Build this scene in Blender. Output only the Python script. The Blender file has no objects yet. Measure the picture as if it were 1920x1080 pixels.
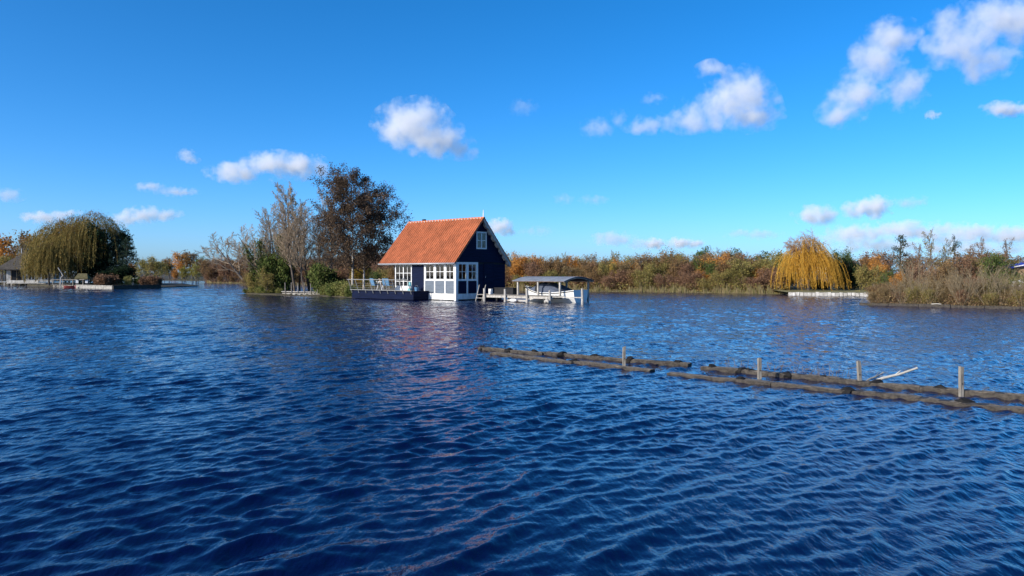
import bpy, bmesh, math, random
import numpy as np
from mathutils import Vector, Matrix

scene = bpy.context.scene
COL = scene.collection
R = math.radians

# ------------------------------------------------------------------ camera
CAM_H, FPX, HOR = 2.0, 1440.0, 512.0          # eye height (m), focal length and horizon in photo pixels
cam_d = bpy.data.cameras.new('camera')
cam_d.sensor_width = 36.0
cam_d.lens = 36.0 * FPX / 1920.0
cam_d.shift_y = -(540.0 - HOR) / 1920.0
cam_d.clip_start, cam_d.clip_end = 0.1, 120000.0
cam = bpy.data.objects.new('camera', cam_d)
cam.location = (0, 0, CAM_H)
cam.rotation_euler = (R(90), 0, 0)
COL.objects.link(cam)
scene.camera = cam

# ------------------------------------------------------------------ sky and sun
SUN_EL = R(25)
SUN_DIR = Vector((-0.83, -0.56, 0)).normalized() * math.cos(SUN_EL) + Vector((0, 0, math.sin(SUN_EL)))
world = bpy.data.worlds.new('World')
scene.world = world
world.use_nodes = True
wn, wl = world.node_tree.nodes, world.node_tree.links
wn.clear()
sky = wn.new('ShaderNodeTexSky')
sky.sky_type = 'NISHITA'
sky.sun_disc = False
sky.sun_elevation = SUN_EL
sky.sun_rotation = math.atan2(SUN_DIR.x, SUN_DIR.y)
sky.altitude = 0.0
sky.air_density = 0.6
sky.dust_density = 1.0
sky.ozone_density = 6.0
hs = wn.new('ShaderNodeHueSaturation')          # the phone camera's vivid colour rendering
hs.inputs['Hue'].default_value = 0.496
hs.inputs['Saturation'].default_value = 1.21
bg = wn.new('ShaderNodeBackground')
bg.inputs['Strength'].default_value = 0.15
wo = wn.new('ShaderNodeOutputWorld')
wl.new(sky.outputs[0], hs.inputs['Color'])
wl.new(hs.outputs[0], bg.inputs['Color'])
wl.new(bg.outputs[0], wo.inputs['Surface'])

sun_d = bpy.data.lights.new('sun', 'SUN')
sun_d.energy = 3.6
sun_d.angle = R(0.53)
sun_d.color = (1.0, 0.93, 0.82)
sun = bpy.data.objects.new('sun', sun_d)
sun.rotation_euler = (-SUN_DIR).to_track_quat('-Z', 'Y').to_euler()
sun.location = (-40, -20, 40)
COL.objects.link(sun)

vs = scene.view_settings
vs.view_transform = 'Standard'
vs.look = 'None'
vs.exposure = 0.66
vs.gamma = 1.0
vs.use_curve_mapping = False
scene.cycles.use_denoising = True
scene.cycles.max_bounces = 12
scene.cycles.diffuse_bounces = 3
scene.cycles.glossy_bounces = 3
scene.cycles.transparent_max_bounces = 10
scene.cycles.volume_bounces = 10
scene.cycles.volume_step_rate = 0.6
scene.cycles.volume_max_steps = 256

# ------------------------------------------------------------------ helpers
def ground(px, py, z=0.0):
    """place on the level z seen at photo pixel (px, py)"""
    Y = FPX * (CAM_H - z) / (py - HOR)
    return Vector(((px - 960.0) / FPX * Y, Y, z))

def at(px, Y, z=0.0):
    return Vector(((px - 960.0) / FPX * Y, Y, z))

def zat(py, Y):
    return CAM_H - (py - HOR) / FPX * Y

def tag(o, label=None, cat=None, group=None, kind=None):
    if label: o['label'] = label
    if cat: o['category'] = cat
    if group: o['group'] = group
    if kind: o['kind'] = kind
    return o

def empty(name, loc=(0, 0, 0), rz=0.0, label=None, cat=None, group=None):
    o = bpy.data.objects.new(name, None)
    o.empty_display_size = 0.3
    o.location = loc
    o.rotation_euler = (0, 0, rz)
    COL.objects.link(o)
    return tag(o, label, cat, group)

def link(name, me, parent=None, loc=None):
    o = bpy.data.objects.new(name, me)
    if parent is not None: o.parent = parent
    if loc is not None: o.location = loc
    COL.objects.link(o)
    return o

class MB:
    """collects faces for one mesh"""
    def __init__(s):
        s.v, s.f = [], []
    def add(s, vs, fs):
        b = len(s.v)
        s.v.extend([tuple(p) for p in vs])
        s.f.extend([tuple(i + b for i in f) for f in fs])
        return s
    def hexa(s, p):
        return s.add(p, [(0, 3, 2, 1), (4, 5, 6, 7), (0, 1, 5, 4), (1, 2, 6, 5), (2, 3, 7, 6), (3, 0, 4, 7)])
    def box(s, x0, x1, y0, y1, z0, z1):
        return s.hexa([(x0, y0, z0), (x1, y0, z0), (x1, y1, z0), (x0, y1, z0),
                       (x0, y0, z1), (x1, y0, z1), (x1, y1, z1), (x0, y1, z1)])
    def bar(s, a, b, w, h, up=(0, 0, 1)):
        """square bar from a to b"""
        a, b = Vector(a), Vector(b)
        d = (b - a).normalized()
        up = Vector(up)
        if abs(d.dot(up)) > 0.98: up = Vector((1, 0, 0))
        x = d.cross(up).normalized() * (w / 2)
        y = x.cross(d).normalized() * (h / 2)
        return s.hexa([a - x - y, a + x - y, a + x + y, a - x + y, b - x - y, b + x - y, b + x + y, b - x + y])
    def tube(s, pts, rad, n=6, cap=True):
        pts = [Vector(p) for p in pts]
        if not isinstance(rad, (list, tuple)): rad = [rad] * len(pts)
        vs, fs = [], []
        for i, p in enumerate(pts):
            d = (pts[min(i + 1, len(pts) - 1)] - pts[max(i - 1, 0)])
            if d.length < 1e-9: d = Vector((0, 0, 1))
            d.normalize()
            ref = Vector((0, 1, 0)) if abs(d.y) < 0.9 else Vector((1, 0, 0))
            x = d.cross(ref).normalized()
            y = d.cross(x)
            for k in range(n):
                a = 2 * math.pi * k / n
                vs.append(p + (x * math.cos(a) + y * math.sin(a)) * rad[i])
        for i in range(len(pts) - 1):
            for k in range(n):
                k2 = (k + 1) % n
                fs.append((i * n + k, (i + 1) * n + k, (i + 1) * n + k2, i * n + k2))
        if cap:
            fs.append(tuple(range(n)))
            m = (len(pts) - 1) * n
            fs.append(tuple(m + k for k in reversed(range(n))))
        return s.add(vs, fs)
    def mesh(s, name, mat, smooth=False):
        me = bpy.data.meshes.new(name)
        me.from_pydata(s.v, [], s.f)
        if mat: me.materials.append(mat)
        if smooth: me.polygons.foreach_set('use_smooth', [True] * len(me.polygons))
        me.update()
        return me
    def build(s, name, mat, parent=None, smooth=False, fix=True):
        me = s.mesh(name, mat, smooth)
        if fix:
            bm = bmesh.new(); bm.from_mesh(me)
            bmesh.ops.recalc_face_normals(bm, faces=bm.faces)
            bm.to_mesh(me); bm.free()
        return link(name, me, parent)

def box(name, mat, parent, x0, x1, y0, y1, z0, z1):
    return MB().box(x0, x1, y0, y1, z0, z1).build(name, mat, parent, fix=False)

# ------------------------------------------------------------------ materials
def new_mat(name):
    m = bpy.data.materials.new(name)
    m.use_nodes = True
    nt = m.node_tree
    return m, nt, nt.nodes['Principled BSDF']

def mat(name, col, rough=0.7, var=0.2, scale=6.0, bump=0.0, col2=None, spec=0.3, stretch=(1, 1, 1), metal=0.0, island=0.0):
    """paint, wood, stone...: base colour broken up by two noises, optional fine relief and piece-to-piece variation"""
    m, nt, b = new_mat(name)
    N, L = nt.nodes, nt.links
    tc = N.new('ShaderNodeTexCoord')
    mp = N.new('ShaderNodeMapping')
    mp.inputs['Scale'].default_value = stretch
    L.new(tc.outputs['Object'], mp.inputs['Vector'])
    n1 = N.new('ShaderNodeTexNoise')
    n1.inputs['Scale'].default_value = scale
    n1.inputs['Detail'].default_value = 6
    n1.inputs['Roughness'].default_value = 0.65
    L.new(mp.outputs[0], n1.inputs['Vector'])
    cr = N.new('ShaderNodeValToRGB')
    c = Vector(col)
    c2 = Vector(col2) if col2 else c * (1 - 2 * var)
    cr.color_ramp.elements[0].position, cr.color_ramp.elements[1].position = 0.3, 0.68
    cr.color_ramp.elements[0].color = (*[max(0, x) for x in c2], 1)
    cr.color_ramp.elements[1].color = (*[min(0.95, x) for x in c * (1 + (0 if col2 else var))], 1)
    L.new(n1.outputs['Fac'], cr.inputs['Fac'])
    out = cr.outputs['Color']
    if island:
        g = N.new('ShaderNodeNewGeometry')
        mr = N.new('ShaderNodeMapRange')
        mr.inputs['To Min'].default_value = 1 - island
        mr.inputs['To Max'].default_value = 1 + island
        L.new(g.outputs['Random Per Island'], mr.inputs['Value'])
        mx = N.new('ShaderNodeVectorMath'); mx.operation = 'SCALE'
        L.new(out, mx.inputs[0]); L.new(mr.outputs[0], mx.inputs['Scale'])
        out = mx.outputs[0]
    L.new(out, b.inputs['Base Color'])
    b.inputs['Roughness'].default_value = rough
    b.inputs['Specular IOR Level'].default_value = spec
    b.inputs['Metallic'].default_value = metal
    if bump:
        bp = N.new('ShaderNodeBump')
        bp.inputs['Strength'].default_value = bump
        bp.inputs['Distance'].default_value = 0.02
        n2 = N.new('ShaderNodeTexNoise')
        n2.inputs['Scale'].default_value = scale * 4
        n2.inputs['Detail'].default_value = 5
        L.new(mp.outputs[0], n2.inputs['Vector'])
        L.new(n2.outputs['Fac'], bp.inputs['Height'])
        L.new(bp.outputs[0], b.inputs['Normal'])
    return m

def leaf_mat(name, cols, trans=0.3, rough=0.6):
    """foliage: each leaf clump takes its own tint out of the list"""
    m = bpy.data.materials.new(name); m.use_nodes = True
    nt = m.node_tree; N, L = nt.nodes, nt.links
    N.clear()
    g = N.new('ShaderNodeNewGeometry')
    oi = N.new('ShaderNodeObjectInfo')
    ad = N.new('ShaderNodeMath'); ad.operation = 'MULTIPLY_ADD'
    ad.inputs[1].default_value = 0.25
    L.new(oi.outputs['Random'], ad.inputs[0]); 
    mu = N.new('ShaderNodeMath'); mu.operation = 'MULTIPLY'; mu.inputs[1].default_value = 0.78
    L.new(g.outputs['Random Per Island'], mu.inputs[0])
    L.new(mu.outputs[0], ad.inputs[2])
    cr = N.new('ShaderNodeValToRGB')
    el = cr.color_ramp.elements
    while len(el) < len(cols): el.new(0.5)
    for i, c in enumerate(cols):
        el[i].position = i / max(1, len(cols) - 1)
        el[i].color = (*c, 1)
    L.new(ad.outputs[0], cr.inputs['Fac'])
    d = N.new('ShaderNodeBsdfDiffuse'); t = N.new('ShaderNodeBsdfTranslucent')
    L.new(cr.outputs[0], d.inputs[0]); L.new(cr.outputs[0], t.inputs[0])
    mx = N.new('ShaderNodeMixShader'); mx.inputs[0].default_value = trans
    L.new(d.outputs[0], mx.inputs[1]); L.new(t.outputs[0], mx.inputs[2])
    o = N.new('ShaderNodeOutputMaterial')
    L.new(mx.outputs[0], o.inputs[0])
    return m
# ------------------------------------------------------------------ water
def make_water():
    rng = np.random.default_rng(5)
    def grow(a, b, s0, g, smax):
        o = [a]; s = s0
        while o[-1] < b:
            o.append(o[-1] + s); s = min(s * g, smax)
        return o
    ys = [-3.0]
    while ys[-1] < 520:                              # rows close together where the lake is near, wider far out
        y = ys[-1]
        ys.append(y + (0.3 if y < 3.5 else 0.038 if y < 10 else min(0.038 + (y - 10) * 0.0050, 0.14) if y < 92 else min(0.15 + (y - 92) * 0.03, 8.0)))
    ys = np.array(ys)
    u = np.linspace(-1, 1, 701)
    u = u * 0.80 + np.sign(u) * np.clip(np.abs(u) - 0.965, 0, 1) * 90.0     # the outermost columns run far out sideways
    X = u[None, :] * (np.maximum(ys, 0)[:, None] * 0.98 + 6.0)
    Y = ys[:, None] + 0 * X
    dx = np.abs(np.gradient(X, axis=1))
    dy = np.gradient(ys)[:, None] + 0 * X
    sp = np.maximum(dx, dy)
    X, Y, sp = X.astype(np.float32), Y.astype(np.float32), sp.astype(np.float32)
    Z = np.zeros_like(X); GX = np.zeros_like(X); GY = np.zeros_like(X)
    lost = np.zeros_like(X); total = 0.0
    n = 140
    main = R(-47)                                    # the way the wind drives the waves
    # slow gusts change the height of the ripples from place to place
    gust = np.ones_like(X)
    for i in range(7):
        a = rng.uniform(0, 2 * math.pi); lam = rng.uniform(5, 22)
        gust += 0.15 * np.cos(2 * math.pi / lam * (X * math.cos(a) + Y * math.sin(a)) + rng.uniform(0, 6.28))
    gust = np.clip(gust, 0.55, 1.5)
    for i in range(n):
        lam = 0.09 * (1.0 / 0.09) ** (((i + rng.random()) / n))
        k = 2 * math.pi / lam
        spread = 0.32 + 0.28 * (lam < 0.24)
        th = main + rng.normal(0, spread)
        peak = math.exp(-(math.log(lam / 0.26) / 0.74) ** 2)
        slope = 0.0212 * (0.32 + peak)
        a = slope / k
        damp = np.clip((lam / sp - 1.9) / 1.6, 0, 1)
        ph = (X * np.float32(k * math.cos(th)) + Y * np.float32(k * math.sin(th))) + np.float32(rng.uniform(0, 6.28))
        c, s_ = np.cos(ph), np.sin(ph)
        Z += a * damp * gust * c
        GX -= 0.95 * a * damp * math.cos(th) * s_
        GY -= 0.95 * a * damp * math.sin(th) * s_
        lost += (slope ** 2 / 2) * (1 - damp ** 2)
        total += slope ** 2 / 2
    ny, nx = X.shape
    co = np.stack([X + GX, Y + GY, Z], -1).reshape(-1, 3)
    idx = np.arange(ny * nx).reshape(ny, nx)
    q = np.stack([idx[:-1, :-1], idx[:-1, 1:], idx[1:, 1:], idx[1:, :-1]], -1).reshape(-1, 4)
    me = bpy.data.meshes.new('water')
    me.vertices.add(len(co)); me.vertices.foreach_set('co', co.astype(np.float32).ravel())
    me.loops.add(q.size); me.loops.foreach_set('vertex_index', q.astype(np.int32).ravel())
    me.polygons.add(len(q))
    me.polygons.foreach_set('loop_start', np.arange(0, q.size, 4, dtype=np.int32))
    me.polygons.foreach_set('loop_total', np.full(len(q), 4, dtype=np.int32))
    me.polygons.foreach_set('use_smooth', np.ones(len(q), dtype=bool))
    at_ = me.attributes.new('ripple', 'FLOAT', 'POINT')
    at_.data.foreach_set('value', np.sqrt(lost / total).astype(np.float32).ravel())
    me.update(); me.validate()
    m, nt, b = new_mat('lake_water')
    N, L = nt.nodes, nt.links
    b.inputs['Base Color'].default_value = (0.0010, 0.0045, 0.036, 1)
    b.inputs['Roughness'].default_value = 0.03
    b.inputs['IOR'].default_value = 1.333
    tc = N.new('ShaderNodeTexCoord')
    def ripples(rot, scale, sx, detail):
        mp = N.new('ShaderNodeMapping')
        mp.inputs['Rotation'].default_value = (0, 0, rot)
        mp.inputs['Scale'].default_value = (1.0, sx, 1.0)
        mp0 = tc.outputs['Object']
        L.new(mp0, mp.inputs['Vector'])
        nz = N.new('ShaderNodeTexNoise')
        nz.inputs['Scale'].default_value = scale
        nz.inputs['Detail'].default_value = detail
        nz.inputs['Roughness'].default_value = 0.55
        L.new(mp.outputs[0], nz.inputs['Vector'])
        return nz.outputs['Fac']
    at2 = N.new('ShaderNodeAttribute'); at2.attribute_name = 'ripple'
    b1 = N.new('ShaderNodeBump')                    # waves too fine for the far part of the sheet
    b1.inputs['Distance'].default_value = 0.20
    L.new(at2.outputs['Fac'], b1.inputs['Strength'])
    L.new(ripples(R(47), 2.1, 0.45, 4.0), b1.inputs['Height'])
    b2 = N.new('ShaderNodeBump')                    # capillary ripples everywhere
    b2.inputs['Distance'].default_value = 0.02
    b2.inputs['Strength'].default_value = 0.8
    L.new(ripples(R(42), 12.0, 0.35, 4.0), b2.inputs['Height'])
    L.new(b1.outputs[0], b2.inputs['Normal'])
    L.new(b2.outputs[0], b.inputs['Normal'])
    me.materials.append(m)
    o = link('water', me)
    tag(o, 'deep blue rippled lake water filling the foreground', kind='structure')
    return o
make_water()
# ------------------------------------------------------------------ clouds
def cloud(label, parts, D, dens=1.0, noise=1.0, group=None, seed=0, flat=2.0, base=None, amp=1.0):
    """a cumulus: parts = (px, py, half width, half height) of its puffs in the photo, D = metres away"""
    k = D / FPX
    cx = sum(p[0] for p in parts) / len(parts); cy = sum(p[1] for p in parts) / len(parts)
    org = Vector(((cx - 960) * k, D, CAM_H - (cy - HOR) * k))
    el = []
    for (px, py, rx, ry) in parts:
        el.append((Vector(((px - cx) * k, 0, -(py - cy) * k)), Vector((rx * k, min(rx, 1.5 * ry) * k, ry * k))))
    bm = bmesh.new()
    for c, r in el:
        for i in range(7):
            for j in range(12):
                th = math.pi * i / 6; ph = 2 * math.pi * j / 12
                bm.verts.new(c + Vector((r.x * math.sin(th) * math.cos(ph), r.y * math.sin(th) * math.sin(ph), r.z * math.cos(th))) * 1.16)
    bmesh.ops.remove_doubles(bm, verts=bm.verts, dist=0.5)
    h = bmesh.ops.convex_hull(bm, input=bm.verts)
    bmesh.ops.delete(bm, geom=list({g for g in h['geom_interior'] + h['geom_unused'] if isinstance(g, bmesh.types.BMVert)}), context='VERTS')
    bmesh.ops.recalc_face_normals(bm, faces=bm.faces)
    me = bpy.data.meshes.new('cloud'); bm.to_mesh(me); bm.free()
    m = bpy.data.materials.new('cloud_vapour'); m.use_nodes = True
    N, L = m.node_tree.nodes, m.node_tree.links
    N.clear()
    tc = N.new('ShaderNodeTexCoord')
    size = sum((r.x * r.z) ** 0.5 for c, r in el) / len(el)
    big = max(r.z for c, r in el)
    # warp the space a little so that no puff stays an ellipsoid
    wz = N.new('ShaderNodeTexNoise'); wz.inputs['Scale'].default_value = 1.1 / size; wz.inputs['Detail'].default_value = 2
    of = N.new('ShaderNodeVectorMath'); of.operation = 'ADD'; of.inputs[1].default_value = (seed * 997.0, seed * 331.0, seed * 77.0)
    L.new(tc.outputs['Object'], of.inputs[0])
    L.new(of.outputs[0], wz.inputs['Vector'])
    ws = N.new('ShaderNodeVectorMath'); ws.operation = 'SUBTRACT'; ws.inputs[1].default_value = (0.5, 0.5, 0.5)
    L.new(wz.outputs['Color'], ws.inputs[0])
    wm = N.new('ShaderNodeVectorMath'); wm.operation = 'MULTIPLY_ADD'
    wm.inputs[1].default_value = (size * 1.1, size * 1.1, size * 0.8)
    L.new(ws.outputs[0], wm.inputs[0]); L.new(tc.outputs['Object'], wm.inputs[2])
    prev = None
    for c, r in el:
        s1 = N.new('ShaderNodeVectorMath'); s1.operation = 'SUBTRACT'; s1.inputs[1].default_value = c
        L.new(wm.outputs[0], s1.inputs[0])
        s2 = N.new('ShaderNodeVectorMath'); s2.operation = 'DIVIDE'; s2.inputs[1].default_value = r
        L.new(s1.outputs[0], s2.inputs[0])
        s3 = N.new('ShaderNodeVectorMath'); s3.operation = 'LENGTH'
        L.new(s2.outputs[0], s3.inputs[0])
        s4 = N.new('ShaderNodeMath'); s4.operation = 'SUBTRACT'; s4.inputs[0].default_value = 1.0
        L.new(s3.outputs['Value'], s4.inputs[1])
        if prev is None: prev = s4.outputs[0]
        else:
            mx = N.new('ShaderNodeMath'); mx.operation = 'SMOOTH_MAX'; mx.inputs[2].default_value = 0.25
            L.new(prev, mx.inputs[0]); L.new(s4.outputs[0], mx.inputs[1]); prev = mx.outputs[0]
    nz = N.new('ShaderNodeTexNoise')
    nz.inputs['Scale'].default_value = 1.5 * noise / size
    nz.inputs['Detail'].default_value = 7; nz.inputs['Roughness'].default_value = 0.62
    L.new(of.outputs[0], nz.inputs['Vector'])
    a1 = N.new('ShaderNodeMath'); a1.operation = 'MULTIPLY_ADD'; a1.inputs[1].default_value = 2.9 * amp; a1.inputs[2].default_value = -1.55 * amp
    L.new(nz.outputs['Fac'], a1.inputs[0])
    a2 = N.new('ShaderNodeMath'); a2.operation = 'ADD'
    L.new(a1.outputs[0], a2.inputs[0]); L.new(prev, a2.inputs[1])
    # nothing may reach the domain's own wall
    a3 = N.new('ShaderNodeMapRange'); a3.inputs['From Min'].default_value = 0.0; a3.inputs['From Max'].default_value = 0.95
    a3.inputs['To Min'].default_value = 0.0; a3.inputs['To Max'].default_value = 1.9 * dens / big
    L.new(a2.outputs[0], a3.inputs['Value'])
    v = N.new('ShaderNodeVolumePrincipled')
    v.inputs['Color'].default_value = (0.995, 0.995, 0.995, 1)
    v.inputs['Anisotropy'].default_value = 0.0
    L.new(a3.outputs[0], v.inputs['Density'])
    o_ = N.new('ShaderNodeOutputMaterial')
    L.new(v.outputs[0], o_.inputs['Volume'])
    me.materials.append(m)
    o = link('cloud', me, loc=org)
    tag(o, label, 'cloud', group)
    return o
G_ = 'clouds in the blue sky'
cloud('puffy white cloud hanging alone above the orange roof', [(770, 235, 70, 48), (800, 215, 38, 34), (820, 265, 66, 34), (860, 283, 44, 18), (745, 245, 44, 30)], 6000, 1.1, 1, G_, 1)
cloud('long flat-bottomed white cloud above the bare poplars', [(440, 322, 56, 22), (510, 308, 58, 26), (565, 312, 50, 28), (600, 318, 22, 20)], 7500, 0.9, 1, G_, 2)
cloud('tiny round white puff up to the side of the long flat cloud', [(351, 293, 19, 15), (362, 300, 14, 9)], 7500, 0.4, 1, G_, 3)
cloud('thin drawn-out grey cloud streak over the far channel', [(280, 351, 32, 10), (330, 359, 46, 10)], 8000, 0.35, 1, G_, 4)
cloud('low grey-white cloud beside the top of the big willow', [(270, 403, 40, 18), (305, 402, 38, 13), (235, 412, 32, 15)], 9000, 0.7, 1, G_, 5)
cloud('large white cloud with a long tail trailing to one side', [(1390, 180, 62, 50), (1410, 218, 58, 30), (1300, 228, 72, 24), (1215, 236, 50, 18), (1338, 130, 34, 18), (1345, 205, 50, 36)], 6000, 1.0, 1, G_, 6)
cloud('ragged wisp of cloud at the end of the long tail', [(1120, 240, 34, 20), (1160, 222, 18, 16), (1225, 184, 26, 12)], 6000, 0.2, 1, G_, 7)
cloud('tall slanting ragged cloud beside the topmost one', [(1575, 212, 44, 28), (1605, 175, 54, 38), (1640, 115, 56, 44), (1668, 70, 52, 36), (1700, 165, 44, 38)], 5200, 0.75, 1, G_, 8)
cloud('big bright ragged cloud cut off by the picture corner', [(1800, 85, 62, 46), (1850, 115, 50, 42), (1860, 30, 70, 36), (1905, 40, 60, 50), (1770, 50, 36, 40)], 5000, 0.85, 1, G_, 9)
cloud('small flat white cloud low under the corner cloud', [(1885, 204, 50, 16), (1925, 206, 40, 14)], 6500, 0.7, 1, G_, 10)
cloud('tiny white fleck of cloud beneath the ragged clouds', [(1749, 216, 15, 9)], 6500, 0.45, 1, G_, 11)
cloud('faint small patch of haze-like cloud right of the puffy cloud', [(980, 201, 30, 17)], 6500, 0.10, 1, G_, 12)
cloud('grey-bottomed cloud above the golden willow', [(1530, 403, 48, 20)], 10000, 0.9, 1, G_, 13)
cloud('compact bright cumulus next to the grey-bottomed cloud', [(1612, 393, 34, 20), (1640, 388, 34, 22)], 10000, 1.2, 1, G_, 14)
cloud('thin grey wisp trailing away from the compact cumulus', [(1705, 378, 36, 14)], 10000, 0.25, 1, G_, 15)
cloud('small white cloud peeping past the roof gable', [(935, 425, 30, 17), (950, 434, 20, 9)], 11000, 1.0, 1, G_, 16)
cloud('faint low cloud between the gable and the far bank', [(1005, 434, 42, 10)], 12000, 0.12, 1, G_, 17)
cloud('faint small grey fleck of cloud high over the boat shelter', [(1056, 373, 24, 11)], 10000, 0.12, 1, G_, 18)
cloud('faint wider grey fleck just past the small one above the boat shelter', [(1115, 375, 32, 10)], 10000, 0.12, 1, G_, 25)
cloud('white cloud sitting low over the far thicket', [(1150, 448, 46, 16), (1215, 458, 50, 12)], 14000, 0.45, 1.2, G_, 19)
cloud('bright little cumulus low above the middle of the thicket', [(1275, 456, 30, 13), (1300, 457, 26, 11)], 14000, 0.9, 1.2, G_, 20)
cloud('tiny bright puff low beside the little cumulus over the thicket', [(1226, 457, 22, 11)], 14000, 0.9, 1.2, G_, 26)
cloud('thin grey layer of cloud beside the golden willow crown', [(1410, 440, 62, 11)], 14000, 0.25, 1, G_, 21)
cloud('broad bright bank of cloud low behind the pines', [(1600, 440, 75, 22), (1700, 432, 90, 20), (1800, 440, 90, 24), (1660, 462, 130, 16), (1900, 442, 90, 22), (1820, 465, 140, 16)], 15000, 0.85, 1.6, G_, 22)
cloud('grey cloud fragment at the picture edge above the orange tree', [(8, 366, 38, 15)], 8500, 0.3, 1, G_, 23)
cloud('pale cloud showing over the top of the willow', [(85, 408, 48, 14), (130, 402, 34, 9)], 9500, 0.7, 1, G_, 24)
# ------------------------------------------------------------------ shared materials
M = {}
M['navy'] = mat('navy_paint', (0.0040, 0.0085, 0.031), 0.75, 0.25, 2.5, 0.15, stretch=(0.4, 0.4, 5), spec=0.12)
M['slate'] = mat('slate_grey_paint', (0.125, 0.15, 0.18), 0.6, 0.15, 3, 0.15, stretch=(0.5, 0.5, 5))
M['white'] = mat('white_paint', (0.70, 0.69, 0.66), 0.5, 0.08, 5, 0.05)
M['weathered'] = mat('weathered_white_timber', (0.40, 0.37, 0.325), 0.8, 0.22, 5, 0.4, stretch=(1, 1, 0.6))
M['plinth'] = mat('stained_white_plinth', (0.74, 0.72, 0.67), 0.7, 0.13, 3, 0.15, stretch=(1, 1, 0.4))
M['tile'] = mat('orange_clay_tile', (0.43, 0.132, 0.055), 0.85, 0.15, 0.9, 0.1, island=0.13)
M['ridge'] = mat('ridge_tile_clay', (0.52, 0.16, 0.07), 0.75, 0.2, 5, 0.2, island=0.2)
M['mortar'] = mat('pale_mortar', (0.55, 0.5, 0.45), 0.9, 0.2, 9)
M['zinc'] = mat('zinc_grey', (0.42, 0.43, 0.44), 0.5, 0.12, 4, metal=0.3)
M['steel'] = mat('galvanised_rail', (0.24, 0.235, 0.22), 0.5, 0.12, 9, metal=0.2)
M['canopy'] = mat('grey_canopy_felt', (0.20, 0.22, 0.25), 0.8, 0.15, 2, 0.1)
M['canopy_under'] = mat('brown_canopy_lining', (0.12, 0.075, 0.055), 0.8, 0.2, 4)
M['deckwood'] = mat('grey_deck_timber', (0.26, 0.23, 0.19), 0.85, 0.25, 6, 0.3, island=0.15)
M['dark'] = mat('black_tarred_wood', (0.012, 0.012, 0.014), 0.7, 0.3, 5, 0.3)
M['hull'] = mat('white_gelcoat', (0.76, 0.75, 0.71), 0.25, 0.05, 2)
M['tarp'] = mat('slate_boat_cover', (0.075, 0.09, 0.125), 0.75, 0.15, 3, 0.2)
M['interior'] = mat('brown_panelled_interior', (0.10, 0.078, 0.06), 0.8, 0.1, 2)
M['floorwood'] = mat('brown_floor', (0.16, 0.10, 0.06), 0.6, 0.2, 5)
M['blue'] = mat('blue_canvas', (0.10, 0.22, 0.36), 0.8, 0.12, 6)
M['turq'] = mat('turquoise_cloth', (0.16, 0.45, 0.47), 0.8, 0.15, 6)
M['tan'] = mat('tan_wicker', (0.32, 0.22, 0.13), 0.8, 0.2, 20, 0.3)
M['red'] = mat('faded_red_paint', (0.20, 0.04, 0.038), 0.5, 0.2, 4)
M['brick'] = mat('dark_chimney_brick', (0.12, 0.10, 0.09), 0.9, 0.3, 8, 0.3)
M['thatch'] = mat('weathered_thatch', (0.10, 0.085, 0.068), 0.95, 0.35, 7, 0.8, stretch=(1, 1, 0.25))
M['mossthatch'] = mat('mossy_thatch', (0.13, 0.11, 0.05), 0.95, 0.35, 7, 0.8)
M['concrete'] = mat('pale_concrete', (0.34, 0.32, 0.28), 0.9, 0.28, 3, 0.4)
M['chalk'] = mat('whitewashed_boards', (0.60, 0.575, 0.53), 0.85, 0.2, 3.5, 0.3, stretch=(1, 1, 0.5), col2=(0.22, 0.20, 0.165))
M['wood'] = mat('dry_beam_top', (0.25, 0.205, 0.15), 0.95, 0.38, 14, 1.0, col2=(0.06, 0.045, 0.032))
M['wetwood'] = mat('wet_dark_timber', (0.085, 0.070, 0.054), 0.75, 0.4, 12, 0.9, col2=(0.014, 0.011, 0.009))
M['knot'] = mat('black_rotten_joint', (0.012, 0.010, 0.008), 0.8, 0.3, 12, 0.6)
M['post'] = mat('silvered_post_timber', (0.31, 0.28, 0.235), 0.9, 0.25, 9, 0.6, stretch=(1, 1, 0.25), col2=(0.13, 0.112, 0.09))
M['bleached'] = mat('bleached_driftwood', (0.50, 0.455, 0.38), 0.85, 0.15, 9, 0.4)

def glass_mat():
    m = bpy.data.materials.new('window_glass'); m.use_nodes = True
    N, L = m.node_tree.nodes, m.node_tree.links
    N.clear()
    t = N.new('ShaderNodeBsdfTransparent'); t.inputs[0].default_value = (0.62, 0.66, 0.66, 1)
    g = N.new('ShaderNodeBsdfGlossy'); g.inputs['Roughness'].default_value = 0.02
    f = N.new('ShaderNodeFresnel'); f.inputs['IOR'].default_value = 1.6
    mx = N.new('ShaderNodeMixShader')
    L.new(f.outputs[0], mx.inputs[0]); L.new(t.outputs[0], mx.inputs[1]); L.new(g.outputs[0], mx.inputs[2])
    o = N.new('ShaderNodeOutputMaterial'); L.new(mx.outputs[0], o.inputs[0])
    return m
M['glass'] = glass_mat()

# ------------------------------------------------------------------ boathouse
HX, HY = -4.04, 55.4
HR = math.atan2(-0.664, 0.748)                  # local +x: out of the gable, local +y: into the house
_c, _s = math.cos(HR), math.sin(HR)
def hw(x, y, z=0.0):
    return Vector((HX + _c * x - _s * y, HY + _s * x + _c * y, z))
def hx_at(px, y):
    """local x of the point on the local line y that the photo shows in column px"""
    k = (px - 960.0) / FPX
    return (k * (HY + _c * y) - HX + _s * y) / (_c - k * _s)

house = empty('boathouse', (HX, HY, 0), HR, 'navy timber boathouse with orange tiled gable roof standing in the lake', 'house')
W, LN = 5.22, 6.85                              # gable width, length
RY, RZ = 2.61, 6.10                             # ridge
SL = 1.125                                      # roof slope
def roof_z(y): return RZ - SL * abs(y - RY)

def board(x0, x1, y0, y1, z0, z1, m='navy', name='weatherboard', parent=None):
    return box(name, M[m], parent or house, x0, x1, y0, y1, z0, z1)

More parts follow.
